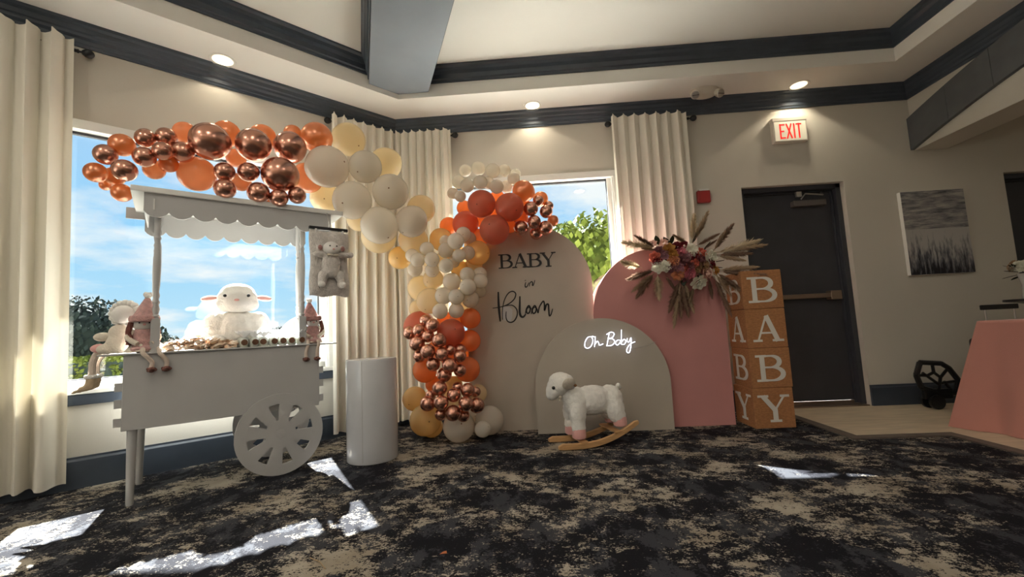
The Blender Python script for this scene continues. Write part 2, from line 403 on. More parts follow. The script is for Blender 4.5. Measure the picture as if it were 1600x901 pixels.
# ================================================================== THE SETTING
R2 = 2**-.5
HW = 2.8625            # bottom edge of the crown
SOF = 3.012            # soffit height
TRAY = .432            # width of the soffit band
CEIL = 3.275
A_ = (XC-3.4, D-3.4)   # far end of the window wall
def wall_mesh(origin, es, eo, L, H, holes, th=.18, s0=0.):
    mb = MB()
    ss = sorted({s0, L} | {h[0] for h in holes} | {h[1] for h in holes}); zz = sorted({0., H} | {h[2] for h in holes} | {h[3] for h in holes})
    M = Matrix(((es[0], eo[0], 0, origin[0]), (es[1], eo[1], 0, origin[1]), (0, 0, 1, 0), (0, 0, 0, 1)))
    for i in range(len(ss)-1):
        for j in range(len(zz)-1):
            cs, cz = (ss[i]+ss[i+1])/2, (zz[j]+zz[j+1])/2
            if any(h[0] < cs < h[1] and h[2] < cz < h[3] for h in holes): continue
            mb.box((ss[i], 0, zz[j]), (ss[i+1], th, zz[j+1]), M)
    return mb
W1 = (.68, 2.50); WZ = (.60, 2.315); W2 = (-.994, .826)
D1 = (2.045, 3.0, 2.103); D2 = (4.44, 5.36, 2.09)
struct('wall_left', wall_mesh((XC, D), (-R2, -R2), (-R2, R2), 3.4*2**.5, 3.4, [(W1[0], W1[1], *WZ)]), 'wall_paint')
struct('wall_back', wall_mesh((XC, D), (1, 0), (0, 1), 8.2-XC, 3.4, [(W2[0]-XC, W2[1]-XC, *WZ), (D1[0]-XC, D1[1]-XC, 0, D1[2]), (D2[0]-XC, D2[1]-XC, 0, D2[2])]), 'wall_paint')
struct('wall_corner', MB().prism([(XC, D), (XC, D+.18), (XC-.18*R2, D+.18*R2)], 0, 3.4), 'wall_paint')
struct('wall_side', wall_mesh(A_, (0, -1), (-1, 0), A_[1]+5, 3.4, [(1.0, 2.6, .6, 2.28), (3.2, 4.8, .6, 2.28)]), 'wall_paint')  # unseen wall, its openings added to let daylight in
struct('wall_rear', wall_mesh((A_[0], -5), (1, 0), (0, -1), 8.2-A_[0], 3.4, []), 'wall_paint')
struct('wall_right', wall_mesh((8.2, D), (0, -1), (1, 0), D+5, 3.4, []), 'wall_paint')
struct('wall_header', MB().box((RX, -5, 2.355), (RX+.3, D, 3.4)), 'wall_paint')
# ceiling, soffit band and its inner face
struct('ceiling', MB().box((A_[0]-.2, -5.2, CEIL), (RX+.05, D+.2, CEIL+.12)), 'ceiling_paint')
struct('ceiling_side', MB().box((RX+.2, -5.2, 3.0), (8.4, D+.2, 3.1)), 'ceiling_paint')
PATH = [(A_[0], -5.0), A_, (XC, D), (RX, D), (RX, -5.0)]
def seg_n(a, b):
    dx, dy = b[0]-a[0], b[1]-a[1]; l = math.hypot(dx, dy); return (dy/l, -dx/l)
NRM = [seg_n(PATH[i], PATH[i+1]) for i in range(len(PATH)-1)]
def offs(i, d):
    if i == 0: n = NRM[0]; return (PATH[0][0]+n[0]*d, PATH[0][1]+n[1]*d)
    if i == len(PATH)-1: n = NRM[-1]; return (PATH[i][0]+n[0]*d, PATH[i][1]+n[1]*d)
    a, b = NRM[i-1], NRM[i]; k = d/(1+a[0]*b[0]+a[1]*b[1]); return (PATH[i][0]+(a[0]+b[0])*k, PATH[i][1]+(a[1]+b[1])*k)
def sweep(i, prof):
    """closed profile (inward distance, z) along wall segment i, mitred at both ends"""
    n = len(prof); vv = []
    for k in (i, i+1):
        for d, z in prof: p = offs(k, d); vv.append((p[0], p[1], z))
    ff = [(j, (j+1) % n, n+(j+1) % n, n+j) for j in range(n)] + [tuple(range(n))[::-1], tuple(range(n, 2*n))]
    return MB().add(vv, ff)
SEGN = ['side', 'left', 'back', 'right']
for i in range(4):
    struct('soffit_'+SEGN[i], sweep(i, [(0, SOF), (TRAY, SOF), (TRAY, CEIL+.01), (0, CEIL+.01)]), 'soffit_paint')
crown = [(0, HW), (.012, HW), (.016, HW+.018), (.024, HW+.022), (.026, HW+.045), (.040, HW+.060), (.043, HW+.078), (.052, HW+.086), (.056, HW+.115), (.072, HW+.128), (.075, SOF+.001), (0, SOF+.001)]
crown2 = [(TRAY-.01, 3.135), (TRAY+.012, 3.135), (TRAY+.016, 3.155), (TRAY+.028, 3.162), (TRAY+.032, 3.20), (TRAY+.050, 3.222), (TRAY+.056, 3.248), (TRAY+.075, 3.26), (TRAY+.078, CEIL+.001), (TRAY-.01, CEIL+.001)]
for i in range(4):
    struct('trim_crown_'+SEGN[i], sweep(i, crown), 'slate_trim')
    struct('trim_tray_'+SEGN[i], sweep(i, crown2), 'slate_trim')
# box beam along the hip of the corner, its sides dressed with the same moulding
bm_dir = Vector((.3827, -.9239, 0)); bm_side = Vector((.9239, .3827, 0)); bc = Vector((*offs(2, TRAY), 0))
def beam_box(s0, s1, w0, w1, z0, z1): 
    mb = MB(); M = Matrix(((bm_side.x, -bm_dir.x, 0, bc.x), (bm_side.y, -bm_dir.y, 0, bc.y), (0, 0, 1, 0), (0, 0, 0, 1)))
    return mb.box((w0, -s1, z0), (w1, -s0, z1), M)
pl_ = [(0, 0), (.26, .108), (.26, 4.2), (-.26, 4.2), (-.26, .108)]
beam = MB().prism([tuple((bc + bm_side*a + bm_dir*b)[:2]) for a, b in pl_], 3.06, CEIL+.01)
bo = struct('beam', beam, 'slate_beam')
for sgn, nm in ((1, 'near'), (-1, 'far')):
    prof = [(.255, 3.10), (.268, 3.10), (.274, 3.14), (.285, 3.15), (.289, 3.20), (.305, 3.225), (.312, 3.255), (.325, CEIL+.001), (.255, CEIL+.001)]
    vv = []
    for b in (.10, 4.2):
        for d, z in prof: p = bc + bm_side*d*sgn + bm_dir*(b+(.0 if b > 1 else (d-.26)*.4)); vv.append((p.x, p.y, z))
    n = len(prof); ff = [(j, (j+1) % n, n+(j+1) % n, n+j) for j in range(n)] + [tuple(range(n))[::-1], tuple(range(n, 2*n))]
    MB().add(vv, ff).build('beam_moulding', 'slate_trim', bo, smooth=False)
# arched slate band on the header, in pieces
arch_r = sroot('trim_arch')
def arch_z(y): t = (D-y); return .295*t - .062*t*t
ys = [D, 3.765, 3.385, 3.0, 2.6, 2.2, 1.8, 1.4]
for a, b in zip(ys[:-1], ys[1:]):
    mb = MB(); n = 5; yy = [a-.002 + (b+.002-a+.002)*k/n for k in range(n+1)]
    poly = [(y, 2.36+arch_z(y)) for y in yy] + [(y, min(2.67+arch_z(y), 2.99)) for y in reversed(yy)]
    mb.prism(poly, RX-.035, RX+.001, 'x').build('arch_segment', 'slate_arch', arch_r, smooth=False)
# baseboards
base = [(0, 0), (.022, 0), (.022, .165), (.014, .178), (.014, .19), (0, .19)]
def base_run(name, p, q, n):
    vv = []
    for e in (p, q):
        for d, z in base: vv.append((e[0]+n[0]*d, e[1]+n[1]*d, z))
    k = len(base); struct(name, MB().add(vv, [(j, (j+1) % k, k+(j+1) % k, k+j) for j in range(k)] + [tuple(range(k))[::-1], tuple(range(k, 2*k))]), 'slate_trim')
base_run('baseboard_left', A_, (XC+.009, D-.022+.022), (R2, -R2))
base_run('baseboard_back', (XC+.009, D), (D1[0], D), (0, -1))
base_run('baseboard_right', (D1[1], D), (D2[0], D), (0, -1))
# floor: carpet, tan vinyl floor by the door and a dark edge strip between them
struct('floor', MB().box((A_[0]-.3, -5.2, -.12), (8.4, D+.3, 0)), 'carpet')
struct('floor_vinyl', MB().prism([(2.16, D+.18), (2.16, 3.17), (2.78, 3.17), (2.78, -5), (8.2, -5), (8.2, D+.18)], -.01, .006), 'floor_wood')
stp = [(2.16, D), (2.16, 3.17), (2.78, 3.17), (2.78, -5)]
sti = [(2.085, D), (2.085, 3.095), (2.705, 3.095), (2.705, -5)]
struct('trim_floor_strip', MB().prism(sti + stp[::-1], -.01, .010), 'floor_strip')

# windows
def window(name, M, s0, s1):
    z0, z1 = WZ; r = sroot(name); r.matrix_basis = M     # local: x along the wall, y outward, z up
    mb = MB()
    for a, b in (((s0-.05, -.016, z1-.02), (s1+.05, .0, z1+.045)), ((s0-.055, -.016, z0-.02), (s0, .0, z1)), ((s1, -.016, z0-.02), (s1+.055, .0, z1))): mb.box(a, b)
    bevel(mb.build('casing', 'white_trim', r, smooth=False), .004)
    mb = MB()
    for a, b in (((s0, .05, z0), (s0+.05, .13, z1)), ((s1-.05, .05, z0), (s1, .13, z1)), ((s0, .05, z0), (s1, .13, z0+.055))): mb.box(a, b)
    mb.box((s0, .0, z1-.012), (s1, .13, z1)); mb.box((s0, 0, z0), (s0+.008, .06, z1)); mb.box((s1-.008, 0, z0), (s1, .06, z1))
    bevel(mb.build('frame', 'white_trim', r, smooth=False), .004)
    mb = MB()
    for a, b in (((s0+.05, .07, z1-.03), (s1-.05, .10, z1-.011)), ((s0+.05, .07, z0+.055), (s0+.056, .10, z1-.03)), ((s1-.056, .07, z0+.055), (s1-.05, .10, z1-.03)), ((s0+.05, .07, z0+.055), (s1-.05, .10, z0+.062))): mb.box(a, b)
    mb.build('gasket', 'dark_gasket', r, smooth=False)
    MB().box((s0+.05, .082, z0+.055), (s1-.05, .088, z1-.012)).build('pane', 'window_glass', r, smooth=False)
    bevel(MB().box((s0-.06, -.045, z0-.028), (s1+.06, .06, z0+.002)).build('stool', 'white_trim', r, smooth=False), .006)
    bevel(MB().box((s0-.05, -.03, z0-.095), (s1+.05, -.001, z0-.028)).build('sill_apron', 'slate_trim', r, smooth=False), .004)
window('window_1', Matrix(((-R2, -R2, 0, XC), (-R2, R2, 0, D), (0, 0, 1, 0), (0, 0, 0, 1))), *W1)
window('window_2', Matrix(((1, 0, 0, 0), (0, 1, 0, D), (0, 0, 1, 0), (0, 0, 0, 1))), *W2)

# doors
def door(name, x0, x1, top, full=True):
    r = sroot(name, ((x0+x1)/2, D, 0)); w = (x1-x0)/2
    mb = MB(); y = .055
    mb.box((-w, y, 0), (-w+.045, y+.12, top)); mb.box((w-.045, y, 0), (w, y+.12, top)); mb.box((-w, y, top-.045), (w, y+.12, top))
    mb.box((-w+.045, y+.05, 0), (-w+.06, y+.12, top-.045)); mb.box((w-.06, y+.05, 0), (w-.045, y+.12, top-.045)); mb.box((-w+.045, y+.05, top-.06), (w-.045, y+.12, top-.045))
    bevel(mb.build('frame', 'door_frame_paint', r, smooth=False), .003)
    lf = bevel(MB().box((-w+.05, y+.075, .04), (w-.05, y+.12, top-.05)).build('leaf', 'door_paint', r, smooth=False), .003)
    if full:
        bevel(MB().box((-w+.05, y+.068, .015), (w-.05, y+.078, .04)).build('door_sweep', 'bronze_metal', lf, smooth=False), .002)
        bevel(MB().box((-w+.02, -.01, .006), (w-.02, y+.12, .018)).build('threshold', 'bronze_metal', r, smooth=False), .003)
        pb = bevel(MB().box((-w+.08, y+.005, 1.005), (w-.10, y+.04, 1.05)).build('panic_bar', 'bronze_metal', r, smooth=False), .006)
        for xx in (-w+.08, w-.20): bevel(MB().box((xx, y, .985), (xx+.10, y+.076, 1.07)).build('bar_bracket', 'bronze_metal', pb, smooth=False), .005)
        bevel(MB().box((w-.44, y+.012, 1.905), (w-.13, y+.076, 1.962)).build('door_closer', 'closer_paint', r, smooth=False), .008)
        mb = MB(); mb.tube([(w-.36, y+.03, 1.975), (w-.33, y+.0, 2.02), (w-.17, y+.0, 2.0)], .008); mb.tube([(w-.17, y, 2.0), (w-.15, y+.05, 2.035)], .009)
        mb.box((w-.40, y+.02, 2.0), (w-.35, y+.05, 2.05)); mb.build('closer_arm', 'steel', r)
    else:
        MB().box((-w+.09, y+.069, 1.62), (-w+.115, y+.076, 1.78)).build('push_plate', 'closer_paint', lf, smooth=False)
        MB().box((-w+.10, y+.05, 1.0), (-w+.17, y+.076, 1.04)).build('door_handle', 'steel', lf, smooth=False)
door('door_1', *D1)
door('door_2', *D2, full=False)

# ------------------------------------------------------------------ curtains
def curtain(name, label, p0, p1, n, z0, z1, folds, amp=.028, seed=1, p1b=None):
    """p0..p1: run of the rod in plan, n: unit normal into the room"""
    rnd = random.Random(seed); p0 = Vector(p0); p1 = Vector(p1); d = (p1-p0); L = d.length; d.normalize(); n = Vector(n)
    nu = folds*10; nv = 16; ph = [rnd.uniform(-.5, .5) for _ in range(folds+2)]; am = [rnd.uniform(.65, 1.25) for _ in range(folds+2)]; sh = [rnd.uniform(-.35, .35) for _ in range(folds+2)]
    vv = []; ff = []
    for j in range(nv+1):
        t = j/nv; z = z1+(z0-z1)*t
        for i in range(nu+1):
            x = i/nu*folds; k = int(min(x, folds-1e-6)); fr = x-k
            a_ = am[k]*(1-fr)+am[k+1]*fr; p_ = ph[k]*(1-fr)+ph[k+1]*fr; s_ = sh[k]*(1-fr)+sh[k+1]*fr
            w = math.sin(2*PI*x + p_*t*2.2); sharp = math.copysign(abs(w)**(1.6-.7*t if w > 0 else .75), w)
            off = amp*a_*sharp*(.8+.45*t)
            along = (x/folds + s_*.35*t/folds + .012*math.sin(4*PI*x+1)*(1-t)/1.)*L
            zz = z
            if j == 0: zz += .016*max(0, w)**3 + .004*math.sin(7*x)
            if j == nv: zz += .006*math.sin(2*PI*x*.5+p_)
            q = p0 + d*along + n*off
            if p1b is not None: q = q + (Vector(p1b)-p1)*t*(x/folds)
            vv.append((q.x, q.y, zz))
    for j in range(nv):
        for i in range(nu): a = j*(nu+1)+i; ff.append((a, a+1, a+nu+2, a+nu+1))
    r = thing(name, label, 'curtain', (p0.x, p0.y, z0))
    o = MB().add(vv, ff).build('cloth', 'curtain_cloth', r, world=True, angle=80)
    hem = [q for q in vv[-(nu+1):]]
    return r
def rod(label, p0, p1, z, ends=(1, 1), brk=()):
    p0 = Vector((*p0, z)); p1 = Vector((*p1, z)); d = (p1-p0).normalized()
    r = thing('curtain_rod', label, 'curtain rod', p0)
    MB().tube([p0, p1], .011, 12).build('pole', 'black_iron', r, world=True)
    for e, p, s in ((ends[0], p0, -1), (ends[1], p1, 1)):
        if not e: continue
        M = Matrix.Translation(p) @ rot_to(d*s)
        MB().lathe([(.006, -.01), (.013, 0), (.013, .006), (.007, .010), (.007, .018), (.015, .023), (.026, .037), (.030, .052), (.026, .068), (.014, .079), (.004, .083)], 18, M).build('finial', 'black_iron', r, world=True)
    return r
LWN = Vector((R2, -R2)); BWN = Vector((0, -1))
def lwp(u, v, off): q = lw(u, v, off); return Vector((q.x, q.y))
RO = .050
zr = lw(130, 82, RO).z
q0 = lwp(112, 75, .10); q0b = lwp(100, 757, .10); dl = Vector((-R2, -R2))
c0 = q0 + dl*.86
hz = lw(103, 757, .10).z
rod('black curtain rod with ball finial at the window beside the cart, over the leftmost curtain', lwp(121, 80, RO)+dl*1.1, lwp(121, 80, RO), zr, (0, 1))
curtain('curtain', 'off-white pleated curtain at the far left beside the cart window', c0, q0, LWN, hz, zr+.055, 8, .045, 3, q0b)
qa = lwp(519, 400, .10); qb = Vector((XC, D)) + Vector((.041, -.10)); 
zr2 = lw(512, 188, RO).z; qr = Vector((XC, D)) + Vector((.0207, -.05))
rod('black curtain rod with ball finial above the cream balloons, left of the room corner', lwp(521, 190, RO), qr, zr2, (1, 0))
curtain('curtain', 'off-white pleated curtain between the cart window and the room corner', qa, qb+Vector((.006, .006)), LWN, .045, zr2+.045, 7, .032, 5)
q1 = bk(706, 400, D-.10); zr3 = bk(712, 211, D-RO).z
rod('short black curtain rod with ball finial just right of the room corner', qr+Vector((.012, 0)), (bk(703, 211, D-RO).x, D-RO), zr3, (0, 1))
curtain('curtain', 'off-white pleated curtain right of the room corner, behind the balloon column', qb+Vector((-.012, 0)), (bk(706, 300, D-.10).x, D-.10), BWN, .045, zr3+.045, 7, .030, 8)
xa, xb = bk(962, 300, D-.10).x, bk(1082, 300, D-.10).x; zr4 = bk(951, 194, D-RO).z
rod('short black curtain rod with two ball finials above the pink arch', (bk(958, 194, D-RO).x, D-RO), (bk(1075, 186, D-RO).x, D-RO), zr4, (1, 1))
curtain('curtain', 'off-white pleated curtain above the pink arch and flowers', (xa, D-.10), (xb, D-.10), BWN, .045, zr4+.05, 7, .035, 11)

# ------------------------------------------------------------------ lamps and fittings
def downlight(x, y, label, power=7):
    r = thing('recessed_downlight', label, 'ceiling light', (x, y, SOF), 0, 'recessed downlights along the soffit')
    MB().lathe([(.068, -.001), (.085, -.006), (.09, 0), (.09, .01), (.068, .01)], 32, cap=False).build('trim_ring', 'lamp_trim_ring', r)
    MB().lathe([(.0, .004), (.069, .004), (.069, -.002), (.05, -.004), (.0, -.005)], 32, cap=False).build('lens', 'lamp_glow', r)
    l = bpy.data.lights.new('bulb', 'SPOT'); l.energy = power; l.spot_size = math.radians(118); l.spot_blend = .18; l.shadow_soft_size = .05; l.color = (1, .87, .66)
    o = bpy.data.objects.new('bulb', l); COL.objects.link(o); o.location = (0, 0, -.02); o.parent = r
downlight(*fl(348, 94, SOF)[:2], 'round recessed ceiling light above the copper balloons and cart', 3.5)
downlight(*fl(832, 165, SOF)[:2], 'round recessed ceiling light above the window behind the balloon arch')
downlight(*fl(1248, 133, SOF)[:2], 'round recessed ceiling light right above the exit sign', 13)
# exit sign
ya = D-.055; e0 = bk(1208, 200, ya); e1 = bk(1261, 200, ya); ew = e1.x-e0.x; eh = bk(1235, 184, ya).z-bk(1235, 221, ya).z; ec = Vector(((e0.x+e1.x)/2, D, (bk(1235, 184, ya).z+bk(1235, 221, ya).z)/2))
r = thing('exit_sign', 'lit white exit sign with red letters above the grey door', 'sign', (ec.x, D, ec.z))
bevel(MB().box((-ew/2, -.055, -eh/2), (ew/2, 0, eh/2)).build('housing', 'lamp_housing', r, smooth=False), .004)
bevel(MB().box((-ew/2-.004, -.06, eh/2-.03), (ew/2+.004, 0, eh/2+.006)).build('cap', 'lamp_housing', r, smooth=False), .003)
MB().box((-ew/2+.012, -.0575, -eh/2+.012), (ew/2-.012, -.0545, eh/2-.034)).build('face', 'exit_face', r, smooth=False)
def letter(strokes, x, z, s, y0, y1, w, parent, mat, name='letter'):
    mb = MB()
    for st in strokes: ribbon([(x+p[0]*s[0], z+p[1]*s[1]) for p in st], w, y0, y1, mb)
    return mb.build(name, mat, parent, smooth=False)
GL = {'E': [[(0.06, 0), (0.06, 1)], [(0, .94), (.62, .94)], [(0, .5), (.5, .5)], [(0, .06), (.62, .06)]], 'X': [[(0, 0), (.6, 1)], [(.6, 0), (0, 1)]], 'I': [[(.1, 0), (.1, 1)]], 'T': [[(0, .94), (.66, .94)], [(.33, 0), (.33, 1)]]}
for ch, x in (('E', -.098), ('X', -.036), ('I', .027), ('T', .053)): letter(GL[ch], x, -.088, (.078, .148), -.0595, -.057, .0135, r, 'exit_red')
# emergency light
p = bk(1101, 156, 3.98)
r = thing('emergency_light', 'beige twin-head emergency light on the soffit above the curtain', 'emergency light', (p.x, 3.98, SOF))
MB().lathe([(.06, -.062), (.085, -.055), (.108, -.03), (.115, 0)], 28, Matrix.Diagonal((1.15, .75, 1, 1))).build('housing', 'lamp_housing', r)
for sx in (-.115, .115):
    M = Matrix.Translation((sx*.95, -.06, -.065)) @ rot_to(Vector((sx*2.0, -1, -.75)))
    hd = MB().lathe([(.022, -.035), (.036, -.02), (.04, .02), (.038, .028)], 20, M).build('lamp_head', 'lamp_housing', r)
    MB().lathe([(.036, .026), (.030, .034), (.0, .038)], 20, M, cap=False).build('lens', 'steel', hd)
    MB().tube([M @ Vector((-.03, 0, .04)), M @ Vector((.03, 0, .04))], .004, 6).build('lens_bar', 'closer_paint', hd)
# fire alarm strobe
p = bk(1099, 307, D-.02)
r = thing('fire_alarm', 'small dark red fire alarm strobe on the wall left of the door', 'alarm', (p.x, D, p.z))
bevel(MB().box((-.06, -.045, -.062), (.06, 0, .055)).build('housing', 'alarm_red', r, smooth=False), .008)
bevel(MB().box((-.045, -.052, .05), (.045, -.01, .068)).build('strobe_lens', 'lens_clear', r, smooth=False), .004)
# canvas painting
y = D-.04; a = bk(1408, 300, y); b = bk(1523, 425, y); pw = .60; phh = .80; pc = ((bk(1408, 300, y)+bk(1522, 425, y))/2)
r = thing('canvas_painting', 'grey and black abstract canvas painting on the wall right of the door', 'painting', (pc.x, D, pc.z))
pw = abs(bk(1507, 294, y).x-bk(1408, 299, y).x); phh = bk(1408, 299, y).z-bk(1422, 429, y).z
bevel(MB().box((-pw/2, -.04, -phh/2), (pw/2, -.002, phh/2)).build('stretcher', 'white_trim', r, smooth=False), .003)
MB().box((-pw/2+.002, -.043, -phh/2+.002), (pw/2-.002, -.0395, phh/2-.002)).build('canvas', 'abstract_painting', r, smooth=False)
# ================================================================== BACKDROP ARCHES
def arch_poly(x0, x1, top, n=40, ell=None):
    r = (x1-x0)/2; cx = (x0+x1)/2; rz = ell or r; zs = top-rz
    return [(x0, 0), (x1, 0)] + [(cx+r*math.cos(PI*k/n), zs+rz*math.sin(PI*k/n)) for k in range(n+1)]
def arch_board(name, label, x0, x1, top, y, th, mat, ell=None, edge=None):
    r = thing(name, label, 'backdrop panel', ((x0+x1)/2, y, 0))
    cx = (x0+x1)/2
    o = MB().prism([(p[0]-cx, p[1]) for p in arch_poly(x0, x1, top, ell=ell)], 0, th, 'y').build('board', mat, r, angle=25)
    return r
BIG_Y, SML_Y, PNK_Y = 3.72, 3.56, 3.64
xr = bk(926, 450, BIG_Y).x
big = arch_board('arch_backdrop', 'tall beige arched panel with black lettering, beside the balloon column', xr-1.10, xr, 1.75, BIG_Y, .03, 'arch_beige')
x0, x1 = bk(839, 640, SML_Y).x, bk(1052, 640, SML_Y).x
sml = arch_board('arch_backdrop', 'low wide beige arched panel with the neon sign, behind the rocking sheep', x0, x1, .905, SML_Y, .03, 'arch_beige_front')
x0p, x1p = bk(928, 490, PNK_Y).x, bk(1150, 660, PNK_Y).x
pnk = arch_board('arch_backdrop', 'dusty pink arched panel carrying the dried flower arrangement', x0p, x1p, bk(1020, 388, PNK_Y).z, PNK_Y, .03, 'arch_pink')
pal = arch_board('arch_backdrop', 'pale pink arched panel edge peeking out behind the dusty pink arch', x0p-.012, x1p-.10, bk(945, 418, 3.70).z-.02+.10, 3.79, .03, 'arch_pale_pink')
# lettering on the tall panel: serif capitals and a brush script, each character a piece of its own
def serif(ch, x, z, w, h, y0, y1, parent, mat, thin=.26):
    T = w*.17; t = T*thin+.0012; sr = t
    mb = MB()
    lay = [0]
    def Y(): lay[0] += 1; return y0-lay[0]*.00025
    def st(p, q, ww): ribbon([(x+p[0]*w, z+p[1]*h), (x+q[0]*w, z+q[1]*h)], ww, Y(), y1, mb)
    def bar(cx, zz, ww): ribbon([(x+(cx-ww/2)*w, z+zz*h), (x+(cx+ww/2)*w, z+zz*h)], sr*1.25, Y(), y1, mb)
    def bowl(z0, z1, xs, xe):
        cz = (z0+z1)/2; rz = (z1-z0)/2; pts = []; ww = []
        for k in range(17):
            a = PI/2-PI*k/16; pts.append((x+(xs+(xe-xs)*math.cos(a))*w, z+(cz+rz*math.sin(a))*h)); ww.append(t+(T-t)*abs(math.cos(a))**1.3)
        pts = [(x+.14*w, pts[0][1])]+pts+[(x+.14*w, pts[-1][1])]; ww = [t]+ww+[t]; ribbon(pts, ww, Y(), y1, mb)
    e = sr*.5/h
    if ch == 'B':
        st((.20, 0), (.20, 1), T); bar(.16, e, .38); bar(.16, 1-e, .38); bowl(.53, 1-e, .50, .80); bowl(e, .53, .52, .90)
    elif ch == 'A':
        st((.16, e), (.50, 1), t); st((.50, 1), (.86, 0), T); st((.29, .33), (.71, .33), t); bar(.14, e, .32); bar(.86, e, .40)
    elif ch == 'Y':
        st((.12, 1-e), (.50, .45), T); st((.86, 1-e), (.52, .45), t); st((.51, 0), (.51, .48), T); bar(.12, 1-e, .38); bar(.88, 1-e, .32); bar(.51, e, .40)
    return mb.build('letter', mat, parent, smooth=False)
cxb = big.location.x
for ch, u0, u1, vb, vt in (('B', 780, 801, 419.5, 396.5), ('A', 801, 824, 418.5, 395.5), ('B', 825, 846, 417.5, 394.8), ('Y', 846, 867, 417, 393.5)):
    a = bk(u0, vb, BIG_Y); b = bk(u1, vt, BIG_Y)
    serif(ch, a.x-cxb, a.z, b.x-a.x, b.z-a.z, -.004, .001, big, 'ink_black', thin=.3)
def script(strokes, org, sc, parent, y, wd, mat, name='letter', yworld=None):
    """strokes: crop-pixel polylines -> ribbons in the panel's xz plane"""
    mb = MB(); px = parent.location.x
    for st, w in strokes:
        pts = []
        for zx, zy in st: q = bk(org[0]+zx/sc, org[1]+zy/sc, y); pts.append((q.x-px, 0, q.z))
        cp = catmull(pts, 6); n = len(cp)
        ww = [w*wd*(.55+.45*math.sin(PI*(i+.5)/n)) for i in range(n)]
        ribbon([(p.x, p.z) for p in cp], ww, -.004, .001, mb)
    return mb.build(name, mat, parent, smooth=False)
og, sc_ = (720, 360), 5.633
script([([(330, 540), (333, 640), (340, 730), (348, 800)], 1.5), ([(368, 785), (368, 690), (385, 610), (418, 553), (455, 535), (483, 555), (472, 600), (430, 640), (380, 664), (330, 676), (280, 683)], .8),
        ([(400, 712), (398, 760), (410, 795), (440, 808), (474, 790), (497, 740), (490, 690), (450, 657), (390, 662)], .9)], og, sc_, big, BIG_Y, .013, 'ink_black')
script([([(520, 578), (519, 650), (518, 715), (528, 752), (550, 760), (572, 735)], 1.5)], og, sc_, big, BIG_Y, .013, 'ink_black')
for dx in (0, 52):
    script([([(568+dx, 735), (577+dx, 690), (598+dx, 660), (612+dx, 685), (604+dx, 720), (585+dx, 728), (578+dx, 700), (595+dx, 675), (622+dx, 690)], 1.0)], og, sc_, big, BIG_Y, .013, 'ink_black')
script([([(672, 690), (680, 725), (692, 672), (725, 622), (736, 650), (737, 702), (752, 655), (770, 650), (774, 700), (780, 750), (795, 735), (808, 688)], 1.1)], og, sc_, big, BIG_Y, .013, 'ink_black')
script([([(572, 455), (566, 480), (570, 498), (585, 490), (600, 458)], 1.), ([(567, 437), (569, 442)], 1.4)], og, sc_, big, BIG_Y, .010, 'ink_black')
script([([(603, 492), (609, 462), (624, 450), (632, 462), (630, 482), (640, 478), (652, 437)], 1.)], og, sc_, big, BIG_Y, .010, 'ink_black')
# loose strip of white vinyl left inside the big script letter
mb = MB(); pp = [bk(720+a/5.633, 360+b/5.633, BIG_Y) for a, b in ((366, 672), (430, 668), (455, 700), (452, 770), (440, 800), (380, 790), (358, 750))]
mb.prism([(p.x-cxb, p.z) for p in pp], -.0025, .001, 'y'); mb.build('vinyl_patch', 'neon_backing', big, smooth=False)
# neon sign
og2, sc2 = (820, 490), 3.918; NY = SML_Y-.012
nz = bk(952, 533, NY)
neon = thing('neon_sign', 'glowing white neon script sign on the low beige arch', 'neon sign', (nz.x, SML_Y, nz.z))
def neon_strokes(strokes):
    mb = MB(); bb = MB()
    for st in strokes:
        pts = [bk(og2[0]+a/sc2, og2[1]+b/sc2, NY) for a, b in st]; cp = catmull(pts, 5)
        mb.tube(cp, .0028, 8); ribbon([(p.x, p.z) for p in cp], .010, SML_Y-.008, SML_Y-.001, bb)
    t = mb.build('neon_letter', 'neon_white', neon, world=True); bb.build('acrylic_backing', 'neon_backing', t, smooth=False, world=True)
neon_strokes([[(412, 140), (388, 143), (371, 168), (367, 198), (382, 211), (404, 200), (417, 165), (410, 140), (432, 142)]])
neon_strokes([[(432, 140), (430, 175), (427, 203)], [(428, 190), (443, 168), (452, 178), (458, 192), (480, 184)]])
neon_strokes([[(517, 117), (510, 155), (503, 193)], [(500, 127), (528, 112), (547, 122), (538, 143), (515, 153), (540, 155), (550, 173), (532, 193), (500, 196)]])
neon_strokes([[(580, 160), (562, 165), (556, 183), (568, 191), (582, 178), (586, 162), (588, 182), (598, 188)]])
neon_strokes([[(592, 98), (591, 140), (592, 186)], [(592, 172), (608, 156), (619, 168), (610, 186), (592, 188)]])
neon_strokes([[(627, 150), (627, 168), (638, 173), (651, 146), (650, 195), (642, 234), (627, 236), (625, 215), (645, 186), (675, 171)]])
cp = [bk(og2[0]+a/sc2, og2[1]+b/sc2, SML_Y-.004) for a, b in ((672, 208), (720, 200), (760, 187), (800, 172))] 
MB().tube(catmull(cp, 5), .0022, 6).build('power_cord', 'cord_white', neon, world=True)

# ------------------------------------------------------------------ cylinder plinth
c = fl(583, 727); cr_ = .172; dirc = Vector((c.x, c.y, 0)).normalized()
cc = Vector((c.x, c.y, 0)) + dirc*cr_; top = bk(580, 558, cc.y-.15*0).z
pz = thing('cylinder_plinth', 'glossy pale grey cylinder plinth between the cart and the balloon column', 'plinth', (cc.x, cc.y, 0))
MB().lathe([(cr_-.012, 0), (cr_-.004, .004), (cr_, .014), (cr_, .68), (cr_-.004, .69), (cr_-.014, .692), (0, .692)], 64, cap=False).build('drum', 'plinth_paint', pz)
MB().box((-.004, -cr_-.0012, .02), (.0, -cr_+.004, .68)).build('seam', 'cart_paint', pz, smooth=False)

